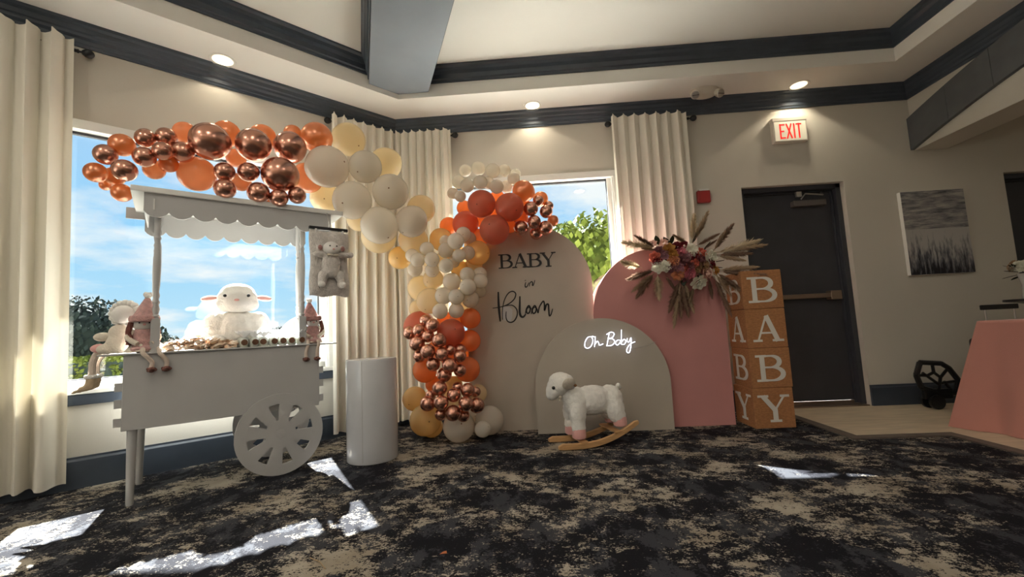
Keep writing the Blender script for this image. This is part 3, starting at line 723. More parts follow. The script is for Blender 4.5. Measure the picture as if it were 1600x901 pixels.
# ------------------------------------------------------------------ letter blocks
bw = .305; GLB = 'BABY'
bxc, byc = 1.79, 3.475+bw/2
side_lab = ['topmost letter block of the stack, kraft brown with a white B', 'kraft brown block with a white A, second from the top of the stack', 'kraft brown block with a white B, third from the top of the stack', 'bottom kraft brown block with a white Y, standing on the carpet']
for i, ch in enumerate('BABY'):
    z = (3-i)*bw; dx = (.004, .0, .003, -.006)[i]; rz_ = math.radians((-1.5, .5, .0, 1.5)[i])
    r = thing('letter_block', side_lab[i], 'letter block', (bxc+dx, byc, z), rz_, 'stacked letter blocks')
    bevel(MB().box((-bw/2, -bw/2, .0005), (bw/2, bw/2, bw-.001)).build('box', 'kraft', r, smooth=False), .006, 2)
    h = bw/2
    MB().box((-h+.01, -h-.0012, bw-.055), (h-.01, -h+.002, bw-.053)).build('lid_seam', 'handle_wood', r, smooth=False)
    serif(ch, -.105, .05, .215, .20, -h-.0025, -h+.001, r, 'white_print', thin=.35)
    o = serif(ch, -.105, .05, .215, .20, -h-.0025, -h+.001, r, 'white_print', thin=.35); o.rotation_euler = (0, 0, -PI/2)

# ================================================================== CART
AC = math.radians(41.5); C0 = Vector((-2.238, 2.26, 0)); E1 = Vector((math.cos(AC), math.sin(AC), 0)); E2 = Vector((-math.sin(AC), math.cos(AC), 0))
def pc(u, v, t): return plane(u, v, C0+E2*t, (math.sin(AC), -math.cos(AC), 0))
def cloc(s, t, z): return C0+E1*s+E2*t+Vector((0, 0, z))
cart = thing('candy_cart', 'white painted wooden sweets cart with scalloped roof and spoked wheels by the window', 'cart', C0, AC)
CB = lambda a, b, n, bv=.003, mat='cart_paint': bevel(MB().box(a, b).build(n, mat, cart, smooth=False), bv)
CB((-.02, 0, .40), (.985, .014, .806), 'front_panel')
mb = MB(); pts = [(-.02, .40), (.985, .40)]
for k in range(41):
    s = .985-1.005*k/40; f = (s+.02)/1.005; pts.append((s, .93+.105*math.cos(4*PI*f+.35)*.9*(1 if abs(f-.5) > .2 else .55)))
mb.prism(pts, .492, .506, 'y').build('back_panel', 'cart_paint', cart, smooth=False)
CB((-.02, .014, .40), (-.006, .492, .80), 'side_panel'); CB((.971, .014, .40), (.985, .492, .80), 'side_panel')
CB((-.006, .014, .42), (.971, .492, .434), 'bottom_board')
CB((-.125, -.012, .806), (1.10, .52, .816), 'counter_board')
for zz in (.613, .524, .425):
    CB((-.052, .004, zz), (-.02, .014, zz+.045), 'joint_tab', .001); CB((.985, .004, zz), (1.012, .014, zz+.045), 'joint_tab', .001)
for s_, t in ((.025, .035), (.045, .475)):
    MB().lathe([(.015, 0), (.017, .01), (.0235, .42)], 18, Matrix.Translation((s_, t, 0))).build('leg', 'cart_paint', cart)
def wheel(t0):
    mb = MB(); rad = [0, .09, .19, .253]; th = .014; K = 8
    angs = []
    for k in range(K):
        c_ = 2*PI*(k+.5)/K; angs.append((c_, math.radians(4.5), math.radians(9.5)))
    def P3(r, a, y): return (r*math.cos(a), y, r*math.sin(a))
    for k in range(K):
        c_, hi, ho = angs[k]; cn = 2*PI*k/K; cn2 = 2*PI*(k+1)/K
        for side, (aI0, aI1, aO0, aO1) in enumerate(((cn, c_-hi, cn, c_-ho), (c_+hi, cn2, c_+ho, cn2))):
            q = [(.088, aI0), (.088, aI1), (.19, aO1), (.19, aO0)]
            vv = [P3(r, a, -th/2) for r, a in q] + [P3(r, a, th/2) for r, a in q]
            mb.add(vv, [(0, 1, 2, 3), (7, 6, 5, 4), (1, 0, 4, 5), (2, 1, 5, 6), (3, 2, 6, 7), (0, 3, 7, 4)])
        n = 6
        for ring, (ra, rb) in enumerate(((.0, .0885), (.1895, .253))):
            for j in range(n):
                a0 = cn+(cn2-cn)*j/n; a1 = cn+(cn2-cn)*(j+1)/n
                q = [(ra, a0), (ra, a1), (rb, a1), (rb, a0)]; vv = [P3(r, a, -th/2) for r, a in q]+[P3(r, a, th/2) for r, a in q]
                mb.add(vv, [(0, 1, 2, 3), (7, 6, 5, 4), (1, 0, 4, 5), (3, 2, 6, 7)])
    return mb
for s, t in ((.745, -.022), (.79, .528)):
    w = wheel(0).build('wheel', 'cart_paint', cart, angle=25); w.location = (s, t, .255); w.rotation_euler = (0, .18, 0)
    h = MB().lathe([(0, -.016), (.018, -.015), (.03, -.008), (.03, .008), (.0, .012)], 18, Matrix.Rotation(PI/2, 4, 'X'), cap=False).build('hub', 'cart_paint', w)
MB().tube([(.745, -.02, .255), (.79, .52, .255)], .012).build('axle', 'cart_paint', cart)
def post(s, t):
    mb = MB(); M = Matrix.Translation((s, t, 0))
    mb.box((s-.021, t-.021, .816), (s+.021, t+.021, 1.005))
    pr_ = [(.019, 1.0), (.013, 1.01), (.019, 1.02), (.012, 1.03), (.018, 1.06), (.013, 1.085), (.018, 1.10), (.012, 1.115), (.017, 1.14), (.012, 1.16), (.016, 1.20), (.019, 1.32), (.017, 1.43), (.011, 1.46), (.017, 1.475), (.011, 1.49), (.017, 1.51), (.012, 1.53), (.017, 1.56), (.017, 1.74)]
    mb.lathe(pr_, 16, M); return mb.build('post', 'cart_paint', cart)
for s, t in ((.11, .035), (.885, .035), (.095, .465), (.95, .465)): post(s, t)
def scallop(s0, s1, t, z1, z0, n, dep, name):
    pts = [(s0, z1)]; w = (s1-s0)/n
    for k in range(n):
        for j in range(9):
            f = j/8; pts.append((s0+w*(k+f), z0+dep-dep*math.sin(PI*f)**.7))
    pts.append((s1, z1))
    return MB().prism(pts[::-1], t, t+.01, 'y').build(name, 'cart_paint', cart, smooth=False)
scallop(.042, 1.068, .0, 1.732, 1.592, 9, .034, 'front_valance')
scallop(.03, 1.01, .49, 1.732, 1.575, 9, .034, 'rear_valance')
for s in (.042, 1.058): CB((s, .01, 1.63), (s+.01, .49, 1.732), 'side_valance')
CB((-.066, .50, 1.685), (.06, .51, 1.76), 'rear_flap')
CB((-.018, -.016, 1.732), (1.15, .53, 1.765), 'roof_board', .004, 'white_trim')
for s in (.13,):
    CB((s-.045, -.004, 1.635), (s-.038, .0, 1.70), 'hook_strip', .001, 'white_trim')

# ------------------------------------------------------------------ things on the cart
def cthing(name, label, cat, s, t, z=.816, rz=0., group=None):
    return thing(name, label, cat, cloc(s, t, z), AC+rz, group)
# big plush lamb, sitting
lamb = cthing('plush_lamb', 'large white plush lamb sitting in the middle of the cart', 'plush toy', .535, .30, .816, math.radians(-8))
blob('body', [((0, .02, .10), (.16, .13, .13)), ((-.135, -.01, .09), (.075, .085, .12)), ((.135, -.01, .09), (.075, .085, .12)), ((-.12, 0, .16), (.075, .075, .08)), ((.12, 0, .16), (.075, .075, .08)), ((0, .02, .18), (.13, .10, .07)), ((-.175, -.03, .05), (.05, .07, .06)), ((.175, -.03, .05), (.05, .07, .06)), ((0, .0, .06), (.19, .12, .06))], 'plush_white', lamb, .010, 4, .010)
hd = blob('head', [((0, 0, .325), (.125, .105, .092)), ((0, -.03, .30), (.105, .09, .068)), ((0, .01, .37), (.105, .09, .068)), ((-.07, -.02, .285), (.06, .06, .045)), ((.07, -.02, .285), (.06, .06, .045))], 'plush_white', lamb, .010)
blob('face', [((0, -.06, .305), (.088, .062, .058)), ((0, -.06, .335), (.07, .05, .045))], 'plush_face', lamb, .008)
for sx in (-1, 1):
    M = Matrix.Rotation(sx*.15, 4, 'Y')
    e = MB().ball((sx*.158, -.01, .332), (.05, .016, .020), 16, 10, M).build('ear', 'plush_white', lamb)
    MB().ball((sx*.158, -.022, .330), (.043, .009, .014), 14, 8, M).build('inner_ear', 'plush_pink', e)
    MB().ball((sx*.066, -.112, .342), .0105).build('eye', 'eye_black', lamb)
    blob('foot', [((sx*.10, -.16, .045), (.048, .055, .045)), ((sx*.10, -.12, .045), (.05, .06, .045))], 'plush_white', lamb, .010)
MB().ball((.0, -.124, .313), (.015, .008, .008)).build('nose', 'plush_pink', lamb)
# dolls
def doll(name, label, s, t, rz, hat=True, scale=1., lean=0., leg=((-.03, -.05), (.03, -.05)), legz=-.10, hatc='knit_pink', body='knit_pink', shoe='shoe_brown', hair=True):
    d = cthing(name, label, 'doll', s, t, .816, rz)
    d.scale = (scale,)*3
    blob('body', [((0, 0, .05), (.062, .05, .055)), ((0, 0, .10), (.048, .04, .05)), ((0, -.03, .02), (.06, .045, .022))], body, d, .006)
    blob('face', [((0, 0, .165), (.05, .046, .045))], 'plush_face', d, .006)
    if hat:
        h = MB().lathe([(.062, .175), (.066, .185), (.064, .205), (.056, .212), (.046, .235), (.032, .27), (.018, .30), (.008, .318), (.0, .322)], 22, Matrix.Rotation(lean, 4, 'Y'), cap=False).build('hat', hatc, d)
        MB().lathe([(.062, .172), (.070, .178), (.072, .192), (.068, .206), (.060, .208)], 22, Matrix.Rotation(lean*.6, 4, 'Y'), cap=False).build('hat_brim', hatc, h)
        mb = MB(); p = Matrix.Rotation(lean, 4, 'Y') @ Vector((0, 0, .327))
        mb.ball(p, .019, 12, 8)
        for k in range(10): a = k*2.4; mb.ball(p+Vector((math.cos(a)*.012, math.sin(a)*.012, .012*math.sin(k*1.7))), .010, 8, 6)
        mb.build('pompom', 'plush_white', h)
    if hair:
        for sx in (-1, 1): MB().tube(catmull([(sx*.052, -.01, .17), (sx*.064, -.015, .12), (sx*.06, -.03, .07), (sx*.064, -.03, .045)], 5), [.014]*8+[.017]*4+[.012]*4, 10).build('braid', 'hair_brown', d)
    for sx in (-1, 1):
        MB().tube(catmull([(sx*.045, 0, .125), (sx*.068, -.03, .085), (sx*.03, -.06, .05)], 5), .014, 10).build('arm', 'plush_cream', d)
        MB().ball((sx*.022, -.044, .168), .0045, 10, 6).build('eye', 'eye_black', d)
    MB().ball((0, -.049, .158), (.008, .006, .006), 10, 6).build('nose', 'plush_pink', d)
    mb = MB(); n = 28
    prof = []
    for k in range(n):
        a = 2*PI*k/n; prof.append((math.cos(a)*(.078+.008*math.sin(6*a)), math.sin(a)*(.062+.006*math.sin(6*a))-.01))
    vv = [(p[0], p[1], .005+.004*math.sin(k)) for k, p in enumerate(prof)]+[(p[0]*.55, p[1]*.55, .06) for p in prof]
    mb.add(vv, [(k, (k+1) % n, n+(k+1) % n, n+k) for k in range(n)]).build('skirt', 'plush_cream', d)
    for (x0, x1) in leg:
        kx = x0*1.3
        pts = [(x0, -.03, .015), (kx, -.075, .018), (kx, -.098, -.005), (x1, -.10, legz*.6), (x1, -.098, legz)]
        l = MB().tube(catmull(pts, 5), .0115, 10).build('leg', 'legs_cream', d)
        mb = MB(); mb.ball((x1, -.106, legz-.012), (.019, .022, .016), 14, 8)
        for k in range(9): a = k*2*PI/9; mb.ball((x1+math.cos(a)*.017, -.112+math.sin(a)*.018, legz-.012+.005*math.sin(k*2)), .008, 8, 6)
        mb.build('shoe', shoe, l)
    return d
doll('gnome_doll', 'pink knit gnome doll with pompom hat dangling its legs off the cart', .055, .075, .15, leg=((-.005, .03), (.05, .095)), legz=-.085, lean=.05)
doll('gnome_doll', 'small dusty pink gnome doll with pointed hat at the front right corner of the cart', .965, .085, -.1, scale=.92, leg=((-.035, -.06), (.02, .015)), legz=-.10, hatc='knit_dusty', lean=-.08)
# cream rag doll at the cart's end with long legs and tan boots
rag = cthing('rag_doll', 'cream plush doll with ruffled bonnet and tan boots hanging off the cart end', 'doll', -.055, .20, .816, -.5)
blob('body', [((0, 0, .06), (.06, .055, .06)), ((0, 0, .12), (.05, .045, .05)), ((-.05, -.02, .03), (.045, .04, .03))], 'plush_cream', rag, .007)
blob('head', [((.02, 0, .225), (.058, .055, .055))], 'plush_face', rag, .007)
mb = MB()
for k in range(16): a = 2*PI*k/16; mb.ball((.02+.066*math.cos(a), .012, .232+.062*math.sin(a)), (.019, .022, .019), 10, 7)
mb.build('bonnet_ruffle', 'plush_white', rag)
for x, z in ((-.075, .10), (-.088, .035)): MB().ball((x, -.01, z), (.045, .028, .026), 14, 9).build('arm', 'plush_cream' if z > .06 else 'plush_pink', rag)
for dx, dy in ((0, 0), (-.02, .06)):
    l = MB().tube(catmull([(-.05, dy, .02), (-.10, dy, .012), (-.118+dx, dy-.01, -.04), (-.12+dx, dy-.01, -.10), (-.122+dx, dy-.01, -.13)], 5), .017, 10).build('leg', 'legs_cream', rag)
    bb = blob('boot', [((-.122+dx, dy-.01, -.145), (.026, .024, .03)), ((-.127+dx, dy-.01, -.17), (.026, .024, .025)), ((-.15+dx, dy-.015, -.185), (.028, .02, .017)), ((-.178+dx, dy-.02, -.198), (.022, .014, .010)), ((-.198+dx, dy-.024, -.206), (.012, .008, .006))], 'boot_tan', rag, .005)
    mb = MB()
    for k in range(10): a = 2*PI*k/10; mb.ball((-.122+dx+.022*math.cos(a), dy-.01+.022*math.sin(a), -.122), .012, 8, 6)
    mb.build('boot_cuff', 'plush_white', bb)
# plush lamb blanket on a hanger, hung from the roof corner
hz0 = pc(510, 358, -.075)
bl = thing('lamb_blanket', 'grey plush blanket with a lamb figure hanging from the cart roof corner', 'blanket', cloc(1.035, -.075, 1.135), AC)
nU, nV = 14, 18; vv = []; ff = []
W_, H_ = .255, .455
for side in (0, 1):
    for j in range(nV+1):
        for i in range(nU+1):
            f, g = i/nU-.5, j/nV; bul = .014+.010*math.cos(f*PI)+.006*math.sin(7*f*2+g*5)
            vv.append(((f*W_)*(1+.04*math.sin(g*9)), (-1 if side == 0 else 1)*bul*(1 if abs(f) < .49 and 0 < j < nV else .25), g*H_+.006*math.sin(f*11)))
for side in (0, 1):
    o = side*(nU+1)*(nV+1)
    for j in range(nV):
        for i in range(nU): a = o+j*(nU+1)+i; q = (a, a+1, a+nU+2, a+nU+1); ff.append(q if side == 0 else q[::-1])
for j in range(nV):
    for i in (0, nU): a = j*(nU+1)+i; b = a+(nU+1)*(nV+1); ff.append((a, a+nU+1, b+nU+1, b))
for i in range(nU):
    for j in (0, nV): a = j*(nU+1)+i; b = a+(nU+1)*(nV+1); ff.append((a, a+1, b+1, b))
MB().add(vv, ff).build('throw', 'plush_grey', bl, angle=80)
MB().box((-.13, -.012, .462), (.125, .012, .482)).build('hanger_bar', 'black_iron', bl, smooth=False)
for sx in (-.09, .09): MB().box((sx-.006, -.014, .44), (sx+.006, .014, .466)).build('clip', 'white_trim', bl, smooth=False)
MB().tube([(0, 0, .48), (0, 0, .51), (.0, .03, .56), (0, .05, .60)], .0035, 8).build('hook', 'steel', bl)
toy = blob('lamb_body', [((0, -.045, .22), (.062, .035, .075)), ((0, -.045, .17), (.055, .033, .05)), ((-.055, -.045, .13), (.032, .03, .045)), ((-.062, -.05, .09), (.028, .028, .03)), ((.058, -.045, .13), (.03, .03, .045)), ((.066, -.05, .085), (.028, .028, .035)), ((-.07, -.04, .285), (.05, .025, .022)), ((.08, -.04, .285), (.06, .025, .022)), ((.13, -.045, .29), (.025, .022, .022))], 'plush_grey', bl, .007)
blob('lamb_head', [((0, -.055, .325), (.058, .045, .045)), ((0, -.075, .312), (.04, .03, .03)), ((0, -.05, .352), (.04, .035, .022))], 'plush_face', bl, .006)
for sx in (-1, 1):
    e = MB().ball((sx*.074, -.05, .328), (.024, .012, .026)).build('ear', 'plush_grey', bl)
    MB().ball((sx*.074, -.060, .326), (.014, .006, .018)).build('inner_ear', 'knit_dusty', e)
    MB().ball((sx*.022, -.100, .335), .005, 10, 7).build('eye', 'eye_black', bl)
    blob('foot_pad', [((sx*.068, -.07, .075), (.026, .016, .022))], 'plush_white', bl, .005)
MB().ball((0, -.108, .313), (.008, .005, .005), 10, 6).build('nose', 'plush_pink', bl)
mb = MB(); 
for sx in (-1, 1): mb.ball((sx*.02, -.082, .275), (.02, .008, .009), 12, 8)
mb.ball((0, -.085, .275), .007, 10, 6); mb.build('bow', 'plush_cream', bl)

# pile of small sweets on the tray (wrapped nut-brown pieces)
sw = []
for mt in ('sweet_tan', 'sweet_cream'):
    for v in range(2):
        mb = MB(); rnd = random.Random(v+len(mt)); n = 9
        vv = [(0, 0, .008)]+[(.026*math.cos(2*PI*k/n)*(1+.18*rnd.uniform(-1, 1)), .018*math.sin(2*PI*k/n)*(1+.2*rnd.uniform(-1, 1)), .002*rnd.uniform(-1, 1)) for k in range(n)]+[(0, 0, -.006)]
        mb.add(vv, [(0, 1+k, 1+(k+1) % n) for k in range(n)]+[(n+1, 1+(k+1) % n, 1+k) for k in range(n)]); sw.append(mb.mesh('sweet', mt, True, 60))
rnd = random.Random(5)
def heap(s): return .045*math.exp(-((s-.30)/.16)**2)+.022
for k in range(170):
    s = rnd.uniform(.165, .50); t = rnd.choice((.03, .05, .07, .10, .14)); z = .822+rnd.random()*heap(s)*(1 if t < .12 else 1.4)
    q = rot_to((rnd.uniform(-.8, .8), rnd.uniform(-.9, .3), 1), rnd.uniform(0, 6))
    o = place('wrapped_sweet', sw[k % 4], None, Matrix.Translation(cloc(s, t+rnd.uniform(-.01, .01), z)) @ q)
    tag(o, 'small tan and cream wrapped sweet in the loose heap on the cart', 'sweet', 'heap of wrapped sweets on the cart')
# treat bags: clear bag, pale filling, brown round sticker, gathered ruffle
bagm = MB().lathe([(.022, 0), (.026, .006), (.026, .044), (.018, .056), (.008, .062)], 14).mesh('bag', 'cellophane')
fillm = MB().lathe([(.020, .002), (.0225, .006), (.0225, .036), (.014, .046)], 12).mesh('filling', 'bag_filling')
stm = MB().lathe([(.0, .0), (.0185, 0), (.0185, .003), (.0, .004)], 18, Matrix.Translation((0, -.026, .030)) @ Matrix.Rotation(PI/2, 4, 'X'), cap=False).mesh('sticker', 'choc_brown')
mb = MB(); rnd = random.Random(3); n = 18
vv = []
for j, (r_, z_) in enumerate(((.006, .058), (.016, .070), (.028, .082), (.033, .095))):
    for k in range(n): a = 2*PI*k/n; q = r_*(1+(.35 if k % 2 else -.25)*j/3); vv.append((q*math.cos(a), q*math.sin(a), z_+(.006 if k % 2 else -.004)*j/3))
mb.add(vv, [(j*n+k, j*n+(k+1) % n, (j+1)*n+(k+1) % n, (j+1)*n+k) for j in range(3) for k in range(n)]); rufm = mb.mesh('ruffle', 'cello_ruffle', True, 80)
ordn = ['first', 'second', 'third', 'fourth', 'fifth', 'sixth', 'seventh', 'eighth', 'ninth', 'tenth', 'eleventh', 'twelfth']
for row in range(3):
    for k in range(7):
        s = .545+k*.055+.012*(row % 2)+.004*math.sin(k*3.1); t = .035+.05*row
        if row and k == 6: continue
        lab = (ordn[k]+' clear treat bag from the left in the front row on the cart' if row == 0 else ordn[k]+(' clear treat bag from the left in the middle row on the cart' if row == 1 else ' clear treat bag from the left in the rear row on the cart'))
        r = cthing('treat_bag', lab, 'treat bag', s, t, .816+.004*row, .2*math.sin(k*2.3+row), 'clear treat bags on the cart')
        for nm, me in (('bag', bagm), ('filling', fillm), ('sticker', stm), ('ruffle', rufm)): place(nm, me, r, Matrix.Identity(4))
# ================================================================== BALLOONS
# (u, v, apparent radius in the photograph, depth plane, layer, kind)
def pcart(t): return lambda u, v: pc(u, v, t)
TA, TB = Vector((-1.50, 3.16, 0)), Vector((-.72, 3.42, 0)); TN = Vector((.3160, -.9487, 0))
def ptran(o): return lambda u, v: plane(u, v, TA+TN*o, TN)
def pcol(y): return lambda u, v: bk(u, v, y)
CH, CO, OR, CR, SA, CM, YE, WH, AM = 'chrome', 'copper', 'orange', 'coral', 'sand', 'cream', 'yellow', 'white', 'amber'
KW = {CH: 'shiny metallic copper', CO: 'translucent copper', OR: 'bright orange', CR: 'dark coral', SA: 'large sand-grey', CM: 'pale cream', YE: 'peach-yellow', WH: 'small off-white', AM: 'clear amber-orange'}
SETS = [
 ('copper garland end hanging over the window, left of the cart roof', pcart, [
  (190.7, 226.6, 18.5, .20, CO), (165, 241.3, 17, .16, CH), (149.5, 269.3, 16.5, .20, CO), (179, 275.5, 15.5, .22, CO), (194.5, 266.2, 18, .10, CH), (190.6, 301, 15, .24, CO), (165, 289, 9, .28, CO),
  (227, 215.7, 15, .16, CH), (259.8, 214, 15.5, .16, CH), (225.6, 245.2, 16.5, .10, CH), (254.3, 236, 15, .08, CH), (241, 265, 16, .22, AM), (263.6, 256, 14, .20, CO), (285.5, 237.5, 17, .10, CH)]),
 ('copper garland on top of the cart roof', pcart, [
  (289.4, 208, 18, .26, AM), (328.3, 221, 30, .06, CH), (354, 209, 21, .28, CO), (308, 272, 28, .20, AM), (350.9, 268.6, 15.5, .02, CH), (351.6, 295, 16.5, .0, CH), (388, 268.6, 15.5, .02, CH), (396, 226.7, 26.5, .06, CH), (410, 214, 20, .28, CO),
  (377, 284, 15, .20, AM), (403.7, 301, 17, .0, CH), (453, 230, 25, .08, CH), (495, 215, 24, .16, CO), (438, 273, 28, .02, CH), (480, 278, 24, .24, AM), (464, 305, 13.5, -.02, CH), (435.8, 309, 14, -.02, CH), (457.5, 209, 14, .30, CO), (369, 247, 15, .28, AM), (417, 311, 10, .14, AM)]),
 ('cream stretch of the garland between cart roof and column', ptran, [
  (544.5, 218, 26, -.16, CM), (511.5, 260.6, 33, .14, SA), (571, 260.6, 25.5, .12, SA), (602, 256, 25, -.14, CM), (508, 309, 23, -.16, CM), (550.6, 313, 30, .10, SA), (610.4, 299.7, 28, .08, SA), (593, 352, 29, .06, SA), (643, 346, 24.5, .06, SA), (658, 326.5, 22, -.12, CM), (592, 369, 27, -.12, CM), (646, 375, 23, -.06, CM), (560, 343, 18, -.18, CM)]),
 ('crown of the balloon column beside the black lettering', pcol, [
  (727, 266.6, 9.7, 3.47, WH), (747.7, 263, 11, 3.47, WH), (770, 266.6, 11.5, 3.47, WH), (787.7, 266.6, 10, 3.50, WH), (805.4, 272, 8.5, 3.54, WH), (802.7, 279, 10, 3.48, WH), (716.6, 284.4, 10.5, 3.46, WH), (730, 289.7, 11, 3.40, WH), (750.4, 284.4, 11, 3.40, WH), (776, 291.5, 11, 3.40, WH), (763, 286, 10, 3.48, WH), (707.8, 302, 9, 3.48, WH), (719.3, 306.6, 9, 3.42, WH), (792, 291.5, 10, 3.50, WH),
  (752.5, 318.5, 22, 3.42, CR), (796, 323.5, 22.5, 3.42, CR), (727.6, 350, 20.5, 3.42, CR), (772.6, 359, 23.5, 3.42, CR), (701, 353, 14, 3.60, OR), (725.5, 325, 12, 3.60, OR), (817.8, 298.6, 17, 3.50, CO), (844.5, 311, 12, 3.60, CO), (814, 341, 12, 3.60, OR), (777, 309, 12, 3.62, OR), (750, 371, 14, 3.62, OR), (775, 339, 15, 3.64, OR), (752, 344, 12, 3.64, OR), (818, 324, 13, 3.64, OR), (797, 352, 12, 3.64, OR),
  (841, 313.7, 8.5, 3.48, CH), (829.4, 326, 11.5, 3.44, CH), (853.4, 330.5, 10.3, 3.46, CH), (857, 321.7, 8, 3.56, CH), (834.7, 346.5, 10.7, 3.44, CH), (814.3, 355.4, 11.5, 3.48, CH), (838, 364, 10.5, 3.48, CH), (852.5, 356, 11.5, 3.46, CH), (864, 344.8, 8.7, 3.54, CO)]),
 ('yellow and white middle of the balloon column', pcol, [
  (625, 402.6, 18, 3.54, YE), (689, 374, 18, 3.52, YE), (745, 395, 20, 3.54, YE), (720, 422, 15, 3.62, YE),
  (667, 388.6, 11, 3.38, WH), (644, 399, 10.5, 3.42, WH), (652.6, 406, 11.5, 3.36, WH), (648.6, 420.5, 11.5, 3.38, WH), (675, 405, 11.7, 3.34, WH), (675, 422, 11, 3.38, WH), (697, 415, 11.5, 3.36, WH), (696.5, 391, 12, 3.38, WH), (696, 376.6, 9.5, 3.42, WH), (712, 376.6, 13, 3.34, WH), (724, 366, 12, 3.40, WH), (733, 372.6, 11, 3.42, WH), (717, 399, 10.5, 3.36, WH), (731, 395, 11.3, 3.40, WH), (709, 408.6, 9.5, 3.44, WH),
  (730, 429, 12, 3.38, WH), (750, 428, 11, 3.44, WH), (731, 448, 13, 3.34, WH), (751, 438.6, 11.3, 3.40, WH), (750.5, 455.7, 9, 3.46, WH), (735, 467, 13.5, 3.40, WH), (713, 463.5, 12.4, 3.34, WH), (693, 462, 13.5, 3.36, WH), (706, 440, 14, 3.42, WH), (713, 485, 12, 3.36, WH), (687.6, 486, 12.2, 3.36, WH),
  (721, 476, 16, 3.64, CM), (722, 452, 16, 3.64, CM), (716, 400, 16, 3.64, YE), (703, 396, 14, 3.60, YE), (684, 410, 14, 3.60, CM), (737, 384, 12, 3.64, YE), (668, 402, 14, 3.60, CM), (740, 415, 14, 3.64, CM), (671, 470, 20, 3.50, CM), (657, 450, 20, 3.58, CM), (677, 436, 16, 3.50, CM), (652, 482, 13, 3.56, CM)]),
 ('orange lower part of the balloon column', pcol, [
  (655.7, 510, 24.5, 3.48, CR), (704.7, 519.5, 22, 3.46, CR), (735, 497, 16, 3.52, OR), (734, 532, 17, 3.52, OR), (730.5, 577, 19.5, 3.50, OR), (664, 578.5, 19, 3.50, OR), (678, 600, 13, 3.58, OR), (746.5, 614.5, 14.5, 3.56, CM), (709, 601, 14, 3.58, YE), (716, 500, 14, 3.64, OR), (705, 552, 19, 3.60, OR), (722, 553, 14, 3.64, OR), (683, 548, 17, 3.60, OR), (695, 498, 12, 3.62, OR), (706, 622, 16, 3.60, CM), (690, 640, 15, 3.60, YE),
  (665, 501, 10, 3.36, CH), (676, 508, 11, 3.32, CH), (640, 520, 10, 3.36, CH), (654.6, 516, 10.5, 3.34, CH), (668.7, 525, 10, 3.32, CH), (652, 536.7, 12, 3.32, CH), (686.5, 531.4, 11.5, 3.30, CH), (656, 556, 10.5, 3.36, CH), (668.7, 549, 12, 3.28, CH), (703, 546.5, 9, 3.34, CH), (691, 553, 11, 3.28, CH), (718.5, 546.5, 10, 3.38, CH), (718.5, 556, 10, 3.30, CH), (677, 569, 11, 3.30, CH), (702.5, 570.5, 11.7, 3.26, CH), (718.5, 578.5, 10, 3.30, CH), (694.5, 585, 11.5, 3.32, CH)]),
 ('foot of the balloon column on the carpet', pcol, [
  (648, 622.5, 19, 3.50, YE), (665, 656, 25, 3.40, YE), (675, 672, 17, 3.50, YE), (717, 670, 25, 3.36, SA), (765, 656, 22.5, 3.46, SA), (754.5, 670, 13, 3.34, SA), (746, 646, 14, 3.56, SA),
  (687, 606.5, 12, 3.26, CH), (714.5, 605, 8.5, 3.34, CH), (730.5, 609, 11, 3.28, CH), (742.5, 612, 8.5, 3.32, CH), (709, 617, 11, 3.24, CH), (673, 617, 8.5, 3.30, CH), (668, 630.5, 12, 3.24, CH), (689, 629, 12, 3.20, CH), (728, 630.5, 12, 3.20, CH), (745, 633, 12.3, 3.22, CH), (689, 646.5, 10, 3.26, CH), (708, 645, 12.8, 3.20, CH), (724, 649, 10, 3.26, CH)]),
]
def balloon_mesh(kind):
    mb = MB(); seg, rings = 24, 18; prof = []
    for i in range(rings+1):
        th = PI*i/rings; r = math.sin(th); z = math.cos(th)
        if z < -.2: f = (-.2-z)/.8; r *= 1-.10*f*f; z -= .10*f*f
        prof.append((max(r, .0005), z))
    mb.lathe(prof[::-1], seg, cap=False)
    return mb.mesh('balloon_'+kind, 'balloon_'+kind, True, 80)
BM = {k: balloon_mesh(k) for k in KW}
def knot_mesh(kind): return MB().lathe([(.012, -1.06), (.05, -1.09), (.03, -1.12), (.06, -1.16), (.035, -1.165)], 10).mesh('knot_'+kind, 'balloon_'+kind)
KM = {k: knot_mesh(k) for k in KW}
TIP = MB().lathe([(.0, 1.012), (.028, 1.008), (.045, .995), (.03, .985)], 10, cap=False).mesh('tip', 'balloon_tip')
placed = []
CAMV = O_.copy()
